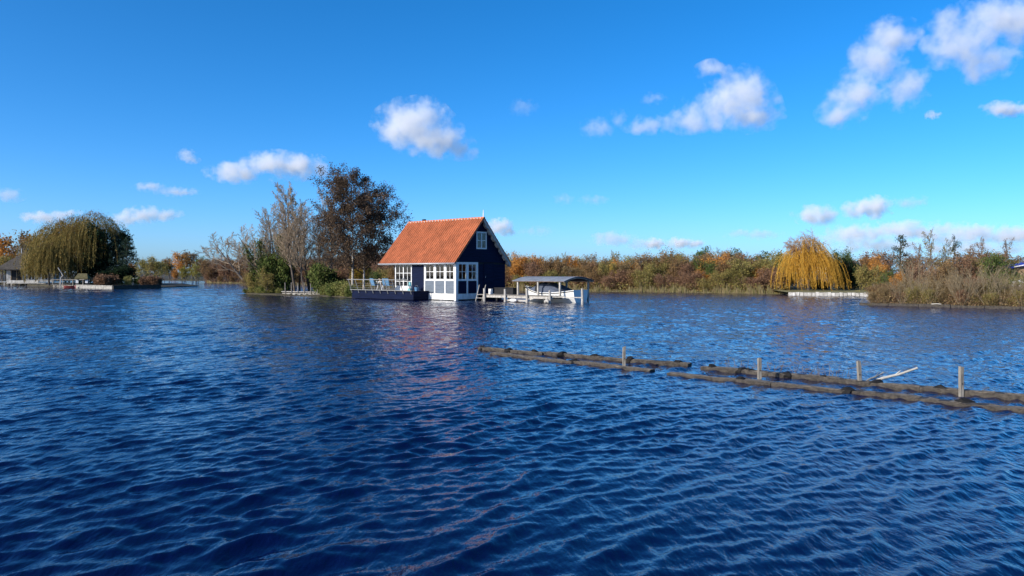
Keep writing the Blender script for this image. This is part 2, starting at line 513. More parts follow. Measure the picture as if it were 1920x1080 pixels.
# floor, inner walls, ceiling
box('floor', M['floorwood'], house, -LN + 0.1, -0.1, 0.1, W - 0.1, 0.50, 0.62)
box('rear_wall', M['interior'], house, -LN + 0.1, -0.1, W - 0.16, W - 0.06, 0.62, 2.9)
box('ceiling', M['interior'], house, -LN + 0.1, -0.1, 0.14, W - 0.14, 2.83, 2.87)
box('partition', M['interior'], house, -4.6, -4.5, 0.16, W - 0.16, 0.62, 2.82)

# front wall: boards between the white window bay and the doors, each a plank of its own
def planks_front(t0, t1, z0, z1, m, h=0.155, proud=0.0):
    z = z0; i = 0
    while z < z1 - 0.01:
        zt = min(z + h, z1)
        MB().hexa([(-t1, -0.022 - proud, z), (-t0, -0.022 - proud, z), (-t0, 0.05, z), (-t1, 0.05, z),
                   (-t1, -0.006 - proud, zt - 0.004), (-t0, -0.006 - proud, zt - 0.004), (-t0, 0.05, zt - 0.004), (-t1, 0.05, zt - 0.004)]
                  ).build('weatherboard', M[m], house, fix=False)
        z = zt; i += 1
planks_front(3.34, 4.80, 0.62, 2.86, 'navy')
planks_front(6.76, 6.85, 0.62, 2.86, 'navy')
box('wall_core', M['dark'], house, -4.80, -3.34, 0.052, 0.14, 0.5, 2.86)
box('head_beam', M['navy'], house, -6.86, 0.0, 0.0, 0.14, 2.72, 2.95)

def window(name, x_of, a0, a1, z0, z1, cols, rows, frame=0.07, bar_=0.035, sash=1, label=None, fm='white'):
    """glazed unit in a wall. x_of(a, d) -> local xy at distance a along the wall and d outwards"""
    def slab(nm, p0, p1, zz0, zz1, d0, d1, m, parent):
        A, B, C_, D_ = x_of(p0, d0), x_of(p1, d0), x_of(p1, d1), x_of(p0, d1)
        return MB().hexa([(*A, zz0), (*B, zz0), (*C_, zz0), (*D_, zz0), (*A, zz1), (*B, zz1), (*C_, zz1), (*D_, zz1)]).build(nm, m, parent)
    fr = MB()
    def fb(p0, p1, zz0, zz1, d0=-0.05, d1=0.03):
        A, B, C_, D_ = x_of(p0, d0), x_of(p1, d0), x_of(p1, d1), x_of(p0, d1)
        fr.hexa([(*A, zz0), (*B, zz0), (*C_, zz0), (*D_, zz0), (*A, zz1), (*B, zz1), (*C_, zz1), (*D_, zz1)])
    fb(a0, a0 + frame, z0, z1); fb(a1 - frame, a1, z0, z1)
    fb(a0 + frame, a1 - frame, z0, z0 + frame); fb(a0 + frame, a1 - frame, z1 - frame, z1)
    win = fr.build(name, M[fm], house)
    if label: win['label'] = label
    n = cols * sash
    ia0, ia1 = a0 + frame, a1 - frame
    w = (ia1 - ia0) / sash
    for s in range(sash):
        b0, b1 = ia0 + s * w, ia0 + (s + 1) * w
        if sash > 1 and s > 0:
            slab('meeting_stile', b0 - 0.045, b0 + 0.045, z0 + frame, z1 - frame, -0.045, 0.026, M[fm], win)
        e0 = b0 + (0.045 if s > 0 else 0); e1 = b1 - (0.045 if s < sash - 1 else 0)
        for c in range(1, cols):
            x = e0 + (e1 - e0) * c / cols
            slab('glazing_bar', x - bar_ / 2, x + bar_ / 2, z0 + frame, z1 - frame, -0.02, 0.02, M[fm], win)
        for r in range(1, rows):
            z = z0 + frame + (z1 - z0 - 2 * frame) * r / rows
            for c in range(cols):
                x0 = e0 + (e1 - e0) * c / cols + (bar_ / 2 if c else 0); x1 = e0 + (e1 - e0) * (c + 1) / cols - (bar_ / 2 if c < cols - 1 else 0)
                slab('glazing_bar', x0, x1, z - bar_ / 2, z + bar_ / 2, -0.018, 0.018, M[fm], win)
        for c in range(cols):
            for r in range(rows):
                x0 = e0 + (e1 - e0) * c / cols; x1 = e0 + (e1 - e0) * (c + 1) / cols
                q0 = z0 + frame + (z1 - z0 - 2 * frame) * r / rows; q1 = z0 + frame + (z1 - z0 - 2 * frame) * (r + 1) / rows
                A, B = x_of(x0, 0.0), x_of(x1, 0.0)
                MB().add([(*A, q0), (*B, q0), (*B, q1), (*A, q1)], [(0, 3, 2, 1) if x_of(1, 0)[0] < 0 else (0, 1, 2, 3)]).build('pane', M['glass'], win, fix=False)
    return win
front = lambda a, d: (-a, -d)                   # a = distance from the near corner along the long wall
gable = lambda a, d: (d, a)                     # a = distance from the near corner along the gable

# white window bay, long side: posts, three windows, panels, plinth
bay = [0.0, 1.11, 2.215, 3.32]
for i, t in enumerate(bay):
    w0, w1 = (0.0, 0.17) if i == 0 else (t - 0.065, t + 0.065)
    box('post', M['white'], house, -w1, -w0 + (0.035 if i == 0 else 0), -0.045, 0.09, 0.0 if i == 0 else 0.50, 2.80)
for i in range(3):
    a0 = (bay[i] + 0.065) if i else 0.17; a1 = bay[i + 1] - 0.065
    window('window', front, a0 + 0.004, a1 - 0.004, 1.50, 2.70, 2, 2, 0.065, 0.04)
    box('transom', M['white'], house, -a1, -a0, -0.04, 0.08, 1.43, 1.497)
    box('window_head', M['white'], house, -a1, -a0, -0.036, 0.08, 2.703, 2.80)
    planks_front(a0, a1, 0.52, 1.428, 'slate', 0.152)
    box('panel_back', M['dark'], house, -a1, -a0, 0.052, 0.1, 0.52, 1.42)
pl = MB().box(-3.38, -0.13, -0.06, 0.06, 0.055, 0.50).build('plinth', M['plinth'], house)
for i in range(5): box('pile', M['dark'], house, -3.2 + i * 0.75, -3.05 + i * 0.75, 0.3, 0.45, -1.2, 0.5)

# french doors to the terrace
dr = window('french_door', front, 4.80, 6.76, 0.64, 2.72, 2, 3, 0.09, 0.04, sash=2)
for k in (0, 1): box('door_panel', M['white'], dr, -4.89 - (k + 1) * 0.89, -4.89 - k * 0.89 - 0.01, -0.034, 0.034, 0.73, 1.02)
box('handle', M['zinc'], dr, -5.80, -5.76, -0.09, -0.045, 1.45, 1.60)

# gable window bay
for i, a in enumerate((1.13, 2.18)):
    box('post', M['white'], house, -0.09, 0.04, a - 0.07, a + 0.07, 0.50, 2.80)
box('post', M['white'], house, -0.10, 0.034, 0.092, 0.19, 0.0, 2.80)
for a0, a1 in ((0.19, 1.06), (1.20, 2.11)):
    window('window', gable, a0 + 0.004, a1 - 0.004, 1.50, 2.70, 2, 2, 0.065, 0.035)
    box('transom', M['white'], house, -0.08, 0.036, a0, a1, 1.43, 1.497)
    box('window_head', M['white'], house, -0.08, 0.036, a0, a1, 2.703, 2.80)
    for i in range(6):
        z = 0.52 + i * 0.152
        MB().hexa([(0.022, a0, z), (0.022, a1, z), (-0.05, a1, z), (-0.05, a0, z), (0.008, a0, z + 0.148), (0.008, a1, z + 0.148), (-0.05, a1, z + 0.148), (-0.05, a0, z + 0.148)]).build('weatherboard', M['navy'], house)
    box('panel_back', M['dark'], house, -0.1, -0.052, a0, a1, 0.52, 1.42)
box('plinth', M['plinth'], house, -0.06, 0.05, 0.10, 2.25, 0.09, 0.496)
box('underfloor_shade_sheet', M['dark'], house, -LN + 0.2, -0.2, 0.12, 0.2, -0.6, 0.5)  # black sheet standing in for the shade under the floor, closes the see-through gap
box('underfloor_shade_sheet', M['dark'], house, -0.28, -0.2, 0.203, W - 0.1, -0.6, 0.5)  # same painted darkness below the gable side

# gable boards, trimmed to the roof line
z = 0.18
while z < 5.85:
    zt = z + 0.165
    half = lambda zz: min(RY, (RZ - 0.16 - zz) / SL) if zz > 3.0 else RY
    lo0, hi0 = RY - half(z), RY + half(z)
    lo1, hi1 = RY - half(zt), RY + half(zt)
    spans = [(lo0, hi0, lo1, hi1)]
    if z < 2.80: spans = [(2.255, hi0, 2.255, hi1)]
    if 2.80 - 0.165 < z < 2.80: z = 2.803; continue
    if 3.79 - 0.12 < z < 5.05:                   # leave the loft window free
        spans = [(lo0, 2.08, lo1, 2.08), (3.20, hi0, 3.20, hi1)]
    for (a, b, c, d) in spans:
        if b - a < 0.05: continue
        c, d = max(c, a), min(d, b)
        MB().hexa([(0.024, a, z), (0.024, b, z), (-0.04, b, z), (-0.04, a, z), (0.008, c, zt - 0.005), (0.008, d, zt - 0.005), (-0.04, d, zt - 0.005), (-0.04, c, zt - 0.005)]).build('weatherboard', M['navy'], house)
    z = zt
MB().add([(-0.045, 2.2, 0.18), (-0.045, W, 0.18), (-0.045, W, 2.8), (-0.045, W, 3.05), (-0.045, RY, 5.9), (-0.045, 0, 3.05), (-0.045, 0, 2.81), (-0.045, 2.2, 2.81)],
         [tuple(range(8))]).build('gable_backing', M['dark'], house)
MB().add([(-LN, 0, 0.5), (-LN, W, 0.5), (-LN, W, 3.05), (-LN, RY, 5.9), (-LN, 0, 3.05)], [(0, 1, 2, 3, 4)]).build('end_wall', M['navy'], house)
box('corner_board', M['navy'], house, -0.1, 0.03, W - 0.09, W + 0.03, 0.1, 2.98)
box('rear_cladding', M['navy'], house, -LN, -0.1, W - 0.04, W + 0.02, 0.3, 2.98)
# flush door in the gable
gd = box('door', M['navy'], house, 0.026, 0.045, 2.92, 3.86, 0.62, 2.66)
MB().box(0.03, 0.05, 2.87, 2.915, 0.62, 2.70).box(0.03, 0.05, 3.865, 3.91, 0.62, 2.70).box(0.03, 0.05, 2.87, 3.91, 2.703, 2.75).build('door_frame', M['navy'], gd)
MB().tube([(0.047, 3.0, 1.66), (0.1, 3.0, 1.66), (0.1, 3.0, 1.78)], 0.014, 6).build('handle', M['zinc'], gd)
window('window', gable, 2.09, 3.19, 3.79, 5.09, 1, 2, 0.10, 0.04, sash=2, label='loft window with two grey-white casements high in the gable')

# ---- roof
X0, X1 = -8.2, 0.30
YE = -0.36
def roof_structure():
    rf = MB()
    for sgn in (-1, 1):
        ye = YE if sgn < 0 else 2 * RY - YE
        n = Vector((0, sgn * SL, 1)).normalized()
        a0 = Vector((X0, ye, roof_z(ye))); b0 = Vector((X0, RY, RZ)); a1 = Vector((X1, ye, roof_z(ye))); b1 = Vector((X1, RY, RZ))
        dn = Vector((0, 0, -0.09))
        up = Vector((0, 0, -0.02))
        rf.hexa([a0 + dn, a1 + dn, b1 + dn, b0 + dn, a0 + up, a1 + up, b1 + up, b0 + up])
    return rf.build('roof', M['weathered'], house)
roof = roof_structure()
def tiles(sgn, name):
    """pantiles, one curved piece each, lapped row over row"""
    rng = random.Random(3)
    wdt, row = 0.235, 0.33
    ye = YE - 0.05 if sgn < 0 else 2 * RY - YE + 0.05
    L_ = math.hypot(RY - ye, RZ - roof_z(ye)) - 0.02
    slope = Vector((0, RY - ye, RZ - roof_z(ye))).normalized()
    nrm = Vector((0, sgn * SL, 1)).normalized()
    nr = int(L_ / row) + 1; nc = int((X1 - X0) / wdt)
    wd = (X1 - X0) / nc
    mb = MB()
    prof = [(0.0, 0.040), (0.14, 0.085), (0.30, 0.080), (0.48, 0.024), (0.70, 0.004), (0.90, 0.012), (1.06, 0.046)]
    for r in range(nr):
        s0 = r * row; s1 = min(s0 + row + 0.05, L_)
        if s1 - s0 < 0.05: continue
        for c in range(nc):
            x = X0 + c * wd
            j = rng.uniform(-0.007, 0.007); k = rng.uniform(-0.006, 0.006)
            base = Vector((x, ye, roof_z(ye)))
            v = []
            for (s, lift) in ((s0 + j, 0.034), (s1 + j, 0.006)):
                for (u, h) in prof:
                    v.append(base + Vector((u * wd, 0, 0)) + slope * s + nrm * (h + lift + k))
            n = len(prof)
            f = [(i, i + 1, n + i + 1, n + i) for i in range(n - 1)]
            b = len(v)
            for (u, h) in prof: v.append(base + Vector((u * wd, 0, 0)) + slope * (s0 + j) + nrm * (h + 0.034 + k - 0.022))
            f += [(i + 1, i, b + i, b + i + 1) for i in range(n - 1)]
            mb.add(v, f)
    o = mb.build(name, M['tile'], roof, fix=False)
    o['kind'] = 'stuff'
    return o
tiles(-1, 'roof_tiles'); tiles(1, 'roof_tiles')
nrt = 26
for i in range(nrt):
    x0 = X0 + (X1 - X0) * i / nrt; x1 = X0 + (X1 - X0) * (i + 1) / nrt + 0.03
    mb = MB(); vs_, fs_ = [], []
    for xx, rr in ((x0, 0.125), (x1, 0.105)):
        for k in range(7):
            a = math.pi * (k / 6) * 1.1 - 0.05 * math.pi
            vs_.append((xx, RY + rr * math.cos(a), RZ - 0.01 + rr * math.sin(a) * 0.95))
    fs_ = [(k, k + 1, 8 + k, 7 + k) for k in range(6)] + [tuple(range(7)), tuple(range(13, 6, -1))]
    mb.add(vs_, fs_).build('ridge_tile', M['ridge'], roof)
    box('mortar_bed', M['mortar'], roof, x0 + 0.05, x0 + 0.13, RY - 0.15, RY + 0.15, RZ - 0.05, RZ + 0.045)
# eaves: fascia and gutter, verge boards
box('fascia', M['white'], roof, X0, X1, YE - 0.02, YE + 0.02, roof_z(YE) - 0.14, roof_z(YE) - 0.06)
MB().tube([(X0 - 0.12, YE - 0.08, roof_z(YE) - 0.06), (X1 + 0.02, YE - 0.08, roof_z(YE) - 0.06)], 0.055, 8).build('gutter', M['zinc'], roof, smooth=True)
yb = 2 * RY - YE
MB().hexa([(X1 - 0.03, YE, roof_z(YE) - 0.12), (X1 + 0.0, YE, roof_z(YE) - 0.12), (X1 + 0.0, RY, RZ - 0.12), (X1 - 0.03, RY, RZ - 0.12),
           (X1 - 0.03, YE, roof_z(YE) + 0.02), (X1 + 0.0, YE, roof_z(YE) + 0.02), (X1 + 0.0, RY, RZ + 0.02), (X1 - 0.03, RY, RZ + 0.02)]).build('verge_board', M['ridge'], roof)
MB().hexa([(X1 - 0.03, RY, RZ - 0.26), (X1 + 0.004, RY, RZ - 0.26), (X1 + 0.004, yb, roof_z(yb) - 0.26), (X1 - 0.03, yb, roof_z(yb) - 0.26),
           (X1 - 0.03, RY, RZ - 0.0), (X1 + 0.004, RY, RZ - 0.0), (X1 + 0.004, yb, roof_z(yb)), (X1 - 0.03, yb, roof_z(yb))]).build('barge_board', M['weathered'], roof)
for i in range(7):
    y = RY + 0.32 + i * 0.42
    zc = roof_z(y)
    MB().hexa([(0.03, y - 0.13, zc - 0.20), (X1 - 0.032, y - 0.13, zc - 0.20), (X1 - 0.032, y + 0.07, zc - 0.42), (0.03, y + 0.07, zc - 0.42),
               (0.03, y - 0.13, zc - 0.02 + 0.06), (X1 + 0.012, y - 0.13, zc + 0.04), (X1 + 0.012, y + 0.07, zc - 0.16), (0.03, y + 0.07, zc - 0.16)]).build('purlin_end', M['weathered'], roof)
MB().tube([(X1 - 0.06, RY, RZ + 0.05), (X1 - 0.06, RY, RZ + 0.30), (X1 - 0.06, RY, RZ + 0.62)], [0.05, 0.04, 0.018], 8).build('finial', M['white'], roof)
xv = hx_at(793, RY)
MB().box(xv - 0.12, xv + 0.12, RY + 0.02, RY + 0.24, RZ - 0.1, RZ + 0.22).build('vent', M['dark'], roof)

# ------------------------------------------------------------------ terrace with leaning railing
TX0, TX1, TY0 = -10.2, -2.84, -1.57
ter = empty('terrace', (HX, HY, 0), HR, 'dark navy terrace deck with slanting metal railing along the boathouse', 'terrace')
box('fascia', M['navy'], ter, TX0, TX1, TY0, TY0 + 0.08, 0.035, 0.68)
box('end_fascia', M['navy'], ter, TX1 - 0.08, TX1, TY0 + 0.083, -0.07, 0.035, 0.68)
box('far_fascia', M['navy'], ter, TX0, TX0 + 0.08, TY0 + 0.083, 4.2, 0.035, 0.68)
y = TY0 + 0.09; i = 0
while y < 4.1:
    x1 = TX1 - 0.085 if y < -0.2 else -LN - 0.03
    box('plank', M['deckwood'], ter, TX0 + 0.085, x1, y, y + 0.135, 0.60, 0.665)
    y += 0.142
for i in range(6): box('pile', M['dark'], ter, TX0 + 0.3 + i * 1.3, TX0 + 0.48 + i * 1.3, TY0 + 0.5, TY0 + 0.68, -1.2, 0.6)
rail = MB()
RX0, RX1 = TX0 - 0.05, TX1 - 0.06
def rp(x, h):                                   # the railing leans outwards
    return Vector((x, TY0 - 0.05 - 0.36 * (h - 0.45), h))
MB().bar(rp(RX0, 1.50), rp(RX1, 1.50), 0.06, 0.05).build('top_rail', M['steel'], ter)
MB().bar(rp(RX0, 0.70), rp(RX1 + 0.03, 0.70), 0.05, 0.05).build('bottom_rail', M['steel'], ter)
nb = 8
for i in range(nb + 1):
    x = RX0 + 0.15 + (RX1 - RX0 - 0.25) * (i / nb if i < nb else 1.0)
    MB().bar(rp(x, 0.44), rp(x, 1.475), 0.05, 0.035).build('baluster', M['steel'], ter)
for i in range(3):
    MB().bar(rp(RX0, 0.87 + i * 0.17), rp(RX1, 0.87 + i * 0.17), 0.010, 0.010).build('rail_wire', M['steel'], ter)
MB().bar(rp(RX0, 1.50), Vector((RX0, 1.2, 1.5)), 0.05, 0.05).build('top_rail', M['steel'], ter)

def chair(name, label, x, y, rz, m, group=None):
    c = empty(name, hw(x, y, 0.668), HR + rz, label, 'chair', group)
    MB().box(-0.28, 0.28, -0.28, 0.26, 0.36, 0.44).build('seat', m, c)
    MB().hexa([(-0.28, 0.22, 0.44), (0.28, 0.22, 0.44), (0.28, 0.30, 0.44), (-0.28, 0.30, 0.44), (-0.27, 0.36, 0.92), (0.27, 0.36, 0.92), (0.27, 0.42, 0.92), (-0.27, 0.42, 0.92)]).build('backrest', m, c)
    for sx in (-1, 1):
        for sy in (-1, 1):
            MB().bar((sx * 0.25, sy * 0.24, 0), (sx * 0.25, sy * 0.24, 0.36), 0.04, 0.04).build('leg', M['steel'], c)
        MB().bar((sx * 0.30, -0.26, 0.62), (sx * 0.30, 0.32, 0.62), 0.05, 0.03).build('armrest', m, c)
    return c
chair('armchair', 'pale blue armchair behind the terrace railing, farther from the doors', -8.4, -0.6, R(170), M['blue'])
chair('armchair', 'pale blue armchair behind the terrace railing, nearer the doors', -6.75, -0.75, R(200), M['blue'])
chair('wicker_chair', 'tan wicker chair on the terrace between the blue armchairs', -7.75, -0.3, R(150), M['tan'])
tb = empty('terrace_table', hw(-7.35, -0.85, 0.668), HR, 'small white trestle table on the terrace behind the railing', 'table')
box('tabletop', M['white'], tb, -0.35, 0.35, -0.3, 0.3, 0.64, 0.68)
for sx in (-1, 1):
    for sy in (-1, 1): MB().bar((sx * 0.32, sy * 0.25, 0), (sx * 0.1, sy * 0.25, 0.64), 0.04, 0.04).build('leg', M['white'], tb)
tw = empty('standing_cushion', hw(-3.9, -1.0, 0.668), HR, 'turquoise and white bundled cushion standing by the french doors', 'cushion')
MB().hexa([(-0.16, -0.08, 0), (0.16, -0.08, 0), (0.16, 0.08, 0), (-0.16, 0.08, 0), (-0.13, -0.05, 0.62), (0.10, -0.05, 0.66), (0.10, 0.06, 0.66), (-0.13, 0.06, 0.62)]).build('cushion_cover', M['turq'], tw)
MB().box(-0.17, 0.165, -0.09, 0.09, 0.20, 0.34).build('cushion_band', M['white'], tw)
bk = empty('bucket', hw(-3.25, -0.9, 0.668), HR, 'dark blue bucket at the end of the terrace railing', 'bucket')
MB().tube([(0, 0, 0), (0, 0, 0.28)], [0.13, 0.17], 10).build('bucket_body', M['blue'], bk)
MB().tube([(-0.17, 0, 0.27), (-0.1, 0, 0.4), (0.1, 0, 0.4), (0.17, 0, 0.27)], 0.01, 5).build('handle', M['steel'], bk)

# ------------------------------------------------------------------ jetty, ladder, boat shelter, boat
JY = 0.84
jet = empty('jetty', (HX, HY, 0), HR, 'weathered white timber jetty running out from the gable', 'jetty')
pxs = [910, 948.7, 989.7, 1032.6, 1093.5]
PX = [hx_at(p, JY) for p in pxs]
for i, x in enumerate(PX):
    mb = MB()
    r = 0.085
    hgt = (0.92, 0.90, 0.90, 0.86, 1.02)[i]
    mb.tube([(x, JY - 0.1, -1.0), (x + 0.01, JY - 0.1, 0.3), (x, JY - 0.1, hgt - 0.03), (x, JY - 0.1, hgt)], [r * 1.05, r, r * 0.95, r * 0.75], 9)
    mb.build('post', M['weathered'], jet)
JX0, JX1 = PX[0], PX[4]
box('edge_beam', M['weathered'], jet, JX0, PX[3] + 0.1, JY + 0.003, JY + 0.10, 0.28, 0.44)
box('tie_beam', M['weathered'], jet, PX[3] + 0.12, JX1, JY + 0.003, JY + 0.08, 0.40, 0.46)
box('lower_beam', M['weathered'], jet, PX[1], PX[2], JY - 0.03, JY + 0.05, 0.06, 0.18)
box('rear_beam', M['deckwood'], jet, JX0, PX[3], 2.02, 2.1, 0.26, 0.40)
x = JX0
while x < PX[3]:
    box('plank', M['deckwood'], jet, x, x + 0.135, JY - 0.03, 2.12, 0.443, 0.475)
    x += 0.145
x = 0.06
while x < JX0 + 0.9:
    box('plank', M['deckwood'], jet, x, x + 0.135, 2.125, 4.2, 0.443, 0.475)
    x += 0.145
for x in (0.4, 1.6, 2.8): box('pile', M['dark'], jet, x, x + 0.14, 2.5, 2.64, -1.0, 0.44)
lad = empty('ladder', (HX, HY, 0), HR, 'leaning pale wooden ladder dipping into the water at the jetty end', 'ladder')
xb0, xt0 = hx_at(890, JY + 0.05), hx_at(899, JY + 0.05)
dx_ = hx_at(911, JY + 0.05) - xt0
for k in (0, 1):
    MB().bar((xb0 + k * dx_, JY + 0.05, -0.35), (xt0 + k * dx_, JY + 0.05, 1.16), 0.055, 0.04).build('stile', M['weathered'], lad)
for zz in (-0.02, 0.22, 0.46):
    q = (zz + 0.35) / 1.51
    xx = xb0 + (xt0 - xb0) * q
    MB().bar((xx, JY + 0.05, zz), (xx + dx_, JY + 0.05, zz), 0.06, 0.035).build('rung', M['weathered'], lad)
mt = empty('power_pedestal', hw(hx_at(920, 1.5), 1.5, 0.475), HR, 'small white service box standing on the jetty by the ladder', 'service box')
MB().box(-0.12, 0.12, -0.1, 0.1, 0, 0.38).build('cabinet', M['white'], mt)
MB().box(-0.14, 0.14, -0.12, 0.12, 0.38, 0.41).build('lid', M['weathered'], mt)
MB().box(0.02, 0.09, -0.115, -0.101, 0.02, 0.25).build('socket_plate', M['zinc'], mt)
bx0, bx1 = hx_at(927, 2.6), hx_at(962, 2.6)
ch = empty('deck_chest', hw(bx0, 2.6, 0.475), HR, 'long black storage chest on the jetty against the gable', 'chest')
box('chest_body', M['dark'], ch, 0, bx1 - bx0, 0, 0.6, 0, 0.42)
box('lid', M['dark'], ch, -0.03, bx1 - bx0 + 0.03, -0.03, 0.63, 0.423, 0.47)
fx = hx_at(963, JY - 0.12)
fd = empty('fender', hw(fx, JY - 0.16, 0.13), HR, 'white boat fender hanging along the low jetty beam', 'fender')
MB().tube([(-0.32, 0, 0), (-0.26, 0, 0), (-0.16, 0, 0), (0.16, 0, 0), (0.26, 0, 0), (0.32, 0, 0)], [0.03, 0.08, 0.115, 0.115, 0.08, 0.03], 10).build('fender_body', M['hull'], fd, smooth=True)
MB().tube([(-0.32, 0, 0), (-0.36, 0.02, 0.2), (-0.36, 0.06, 0.36)], 0.01, 5).build('rope', M['weathered'], fd)
fx = hx_at(1028, JY - 0.12)
fd = empty('buoy', hw(fx, JY - 0.26, 0.06), HR, 'grubby white buoy floating at the foot of a jetty post', 'buoy')
MB().tube([(-0.2, 0, -0.05), (-0.12, 0, 0.06), (0.0, 0, 0.14), (0.1, 0, 0.08), (0.14, 0, -0.05)], [0.05, 0.12, 0.13, 0.11, 0.04], 9).build('buoy_body', M['weathered'], fd, smooth=True)
MB().tube([(0.0, 0, 0.24), (0.05, 0.1, 0.35)], 0.012, 5).build('rope', M['weathered'], fd)

# boat shelter: three posts a side, shallow vault
CY0, CY1 = 2.04, 5.24
cx0, cx1 = hx_at(962, CY0), hx_at(1060, CY0)
sh = empty('boat_shelter', (HX, HY, 0), HR, 'low boat shelter with shallow grey vaulted roof on white posts', 'shelter')
def vault(r0, name, m, zoff, th):
    mb = MB(); n = 14
    ring = []
    for k in range(n + 1):
        q = k / n
        yy = CY0 - 0.12 + (CY1 - CY0 + 0.24) * q
        zz = 1.46 + 0.30 * math.sin(math.pi * q) + zoff
        ring.append((yy, zz))
    vs_ = []
    for xx in (cx0, cx1):
        for (yy, zz) in ring: vs_.append((xx, yy, zz))
        for (yy, zz) in ring: vs_.append((xx, yy, zz - th))
    m_ = n + 1; b = 2 * m_
    fs_ = []
    for k in range(n):
        fs_ += [(k, k + 1, b + k + 1, b + k), (m_ + k + 1, m_ + k, b + m_ + k, b + m_ + k + 1), (k + 1, k, m_ + k, m_ + k + 1), (b + k, b + k + 1, b + m_ + k + 1, b + m_ + k)]
    fs_ += [(0, b, b + m_, m_), (n, m_ + n, b + m_ + n, b + n)]
    return mb.add(vs_, fs_).build(name, m, sh, smooth=False)
vault(0, 'roof', M['canopy'], 0.0, 0.02)
vault(0, 'roof_lining', M['canopy_under'], -0.025, 0.03)
for cyy in (CY0, CY1):
    for p in (971.3, 1009, 1050):
        xx = hx_at(p, CY0)
        box('post', M['weathered'], sh, xx - 0.058, xx + 0.058, cyy - 0.058, cyy + 0.058, -0.8 if cyy > 3 else 0.477, 1.40)
    box('eaves_beam', M['weathered'], sh, cx0 + 0.04, cx1 - 0.03, cyy - 0.045, cyy + 0.045, 1.395, 1.445)
for q in (0.0, 0.5, 1.0):
    xx = cx0 + 0.1 + (cx1 - cx0 - 0.2) * q
    pts = [(xx, CY0 + (CY1 - CY0) * k / 8, 1.36 + 0.30 * math.sin(math.pi * (0.035 + 0.93 * k / 8))) for k in range(9)]
    MB().tube(pts, 0.035, 5).build('rib', M['weathered'], sh)

BYc = 3.30
bx0, bx1 = hx_at(986, BYc), hx_at(1089, BYc)
bt = empty('motor_boat', (HX, HY, 0), HR, 'white motor boat with a slate blue tent cover moored under the shelter', 'boat')
BL = bx1 - bx0
st = []
NS = 17
for i in range(NS):
    q = i / (NS - 1)                            # 0 bow (by the house) .. 1 stern
    hwid = 0.95 * min(1.0, (max(0.0, q) / 0.42) ** 0.6) * (1 - 0.16 * max(0, (q - 0.6) / 0.4) ** 2)
    if i == 0: hwid = 0.03
    sheer = 0.66 + 0.44 * max(0, 1 - q / 0.45) ** 1.7 + 0.20 * max(0, (q - 0.55) / 0.45) ** 1.6
    keel = -0.22 + 0.66 * max(0, 1 - q / 0.2) ** 1.6
    xx = bx0 + BL * q
    st.append([(xx, BYc - hwid, sheer), (xx, BYc - hwid * 1.02, sheer - 0.07), (xx, BYc - hwid * 0.93, (sheer + keel) * 0.5), (xx, BYc - hwid * 0.6, keel + 0.1), (xx, BYc, keel),
               (xx, BYc + hwid * 0.6, keel + 0.1), (xx, BYc + hwid * 0.93, (sheer + keel) * 0.5), (xx, BYc + hwid * 1.02, sheer - 0.07), (xx, BYc + hwid, sheer)])
mb = MB()
for i in range(NS - 1):
    v = st[i] + st[i + 1]; n = 9
    mb.add(v, [(k, k + 1, n + k + 1, n + k) for k in range(n - 1)])
mb.add(st[-1], [tuple(range(9))])
bm_o = mb.build('hull', M['hull'], bt, smooth=False)
mb = MB()
for i in range(NS - 1):
    a, b = st[i], st[i + 1]
    mb.add([a[0], a[8], b[8], b[0]], [(0, 1, 2, 3)])
dk = mb.build('deck', M['hull'], bt); dk.location = (0, 0, -0.06)
for sgn, k0 in ((-1, 1), (1, 7)):
    MB().tube([(p[k0][0], p[k0][1] + sgn * 0.015, p[k0][2]) for p in st], 0.03, 6).build('rubbing_strake', M['wetwood'], bt)
def tent(q0, q1, pts, name, m):
    """cover stretched over hoops: pts = (q, crown height, half width)"""
    mb = MB(); rings = []
    for (q, zc, wd) in pts:
        xx = bx0 + BL * q
        sh_ = 0.66 + 0.20 * max(0, (q - 0.55) / 0.45) ** 1.6 + 0.44 * max(0, 1 - q / 0.45) ** 1.7
        rings.append([(xx, BYc + wd * c_, sh_ + (zc - sh_) * s_) for c_, s_ in ((-1, 0), (-0.97, 0.45), (-0.72, 0.86), (-0.35, 0.98), (0, 1), (0.35, 0.98), (0.72, 0.86), (0.97, 0.45), (1, 0))])
    for i in range(len(rings) - 1):
        mb.add(rings[i] + rings[i + 1], [(k, k + 1, 9 + k + 1, 9 + k) for k in range(8)])
    return mb.build(name, m, bt)
tent(0, 1, [(0.10, 0.86, 0.35), (0.2, 0.98, 0.66), (0.33, 1.30, 0.86)], 'spray_hood', M['tarp'])
tent(0, 1, [(0.335, 1.31, 0.865), (0.43, 1.36, 0.90), (0.60, 1.22, 0.92), (0.76, 0.80, 0.9), (0.84, 0.70, 0.85)], 'tent_cover', M['tarp'])
tent(0, 1, [(0.32, 1.325, 0.88), (0.38, 1.375, 0.92)], 'cover_hoop', M['dark'])
tent(0, 1, [(0.36, 1.385, 0.70), (0.52, 1.33, 0.75)], 'cover_patch', M['chalk'])
MB().tube([(bx0 - 0.02, BYc, 0.98), (bx0 - 0.10, BYc, 1.10), (bx0 - 0.06, BYc, 1.2)], [0.05, 0.06, 0.03], 6).build('bow_fitting', M['wetwood'], bt)
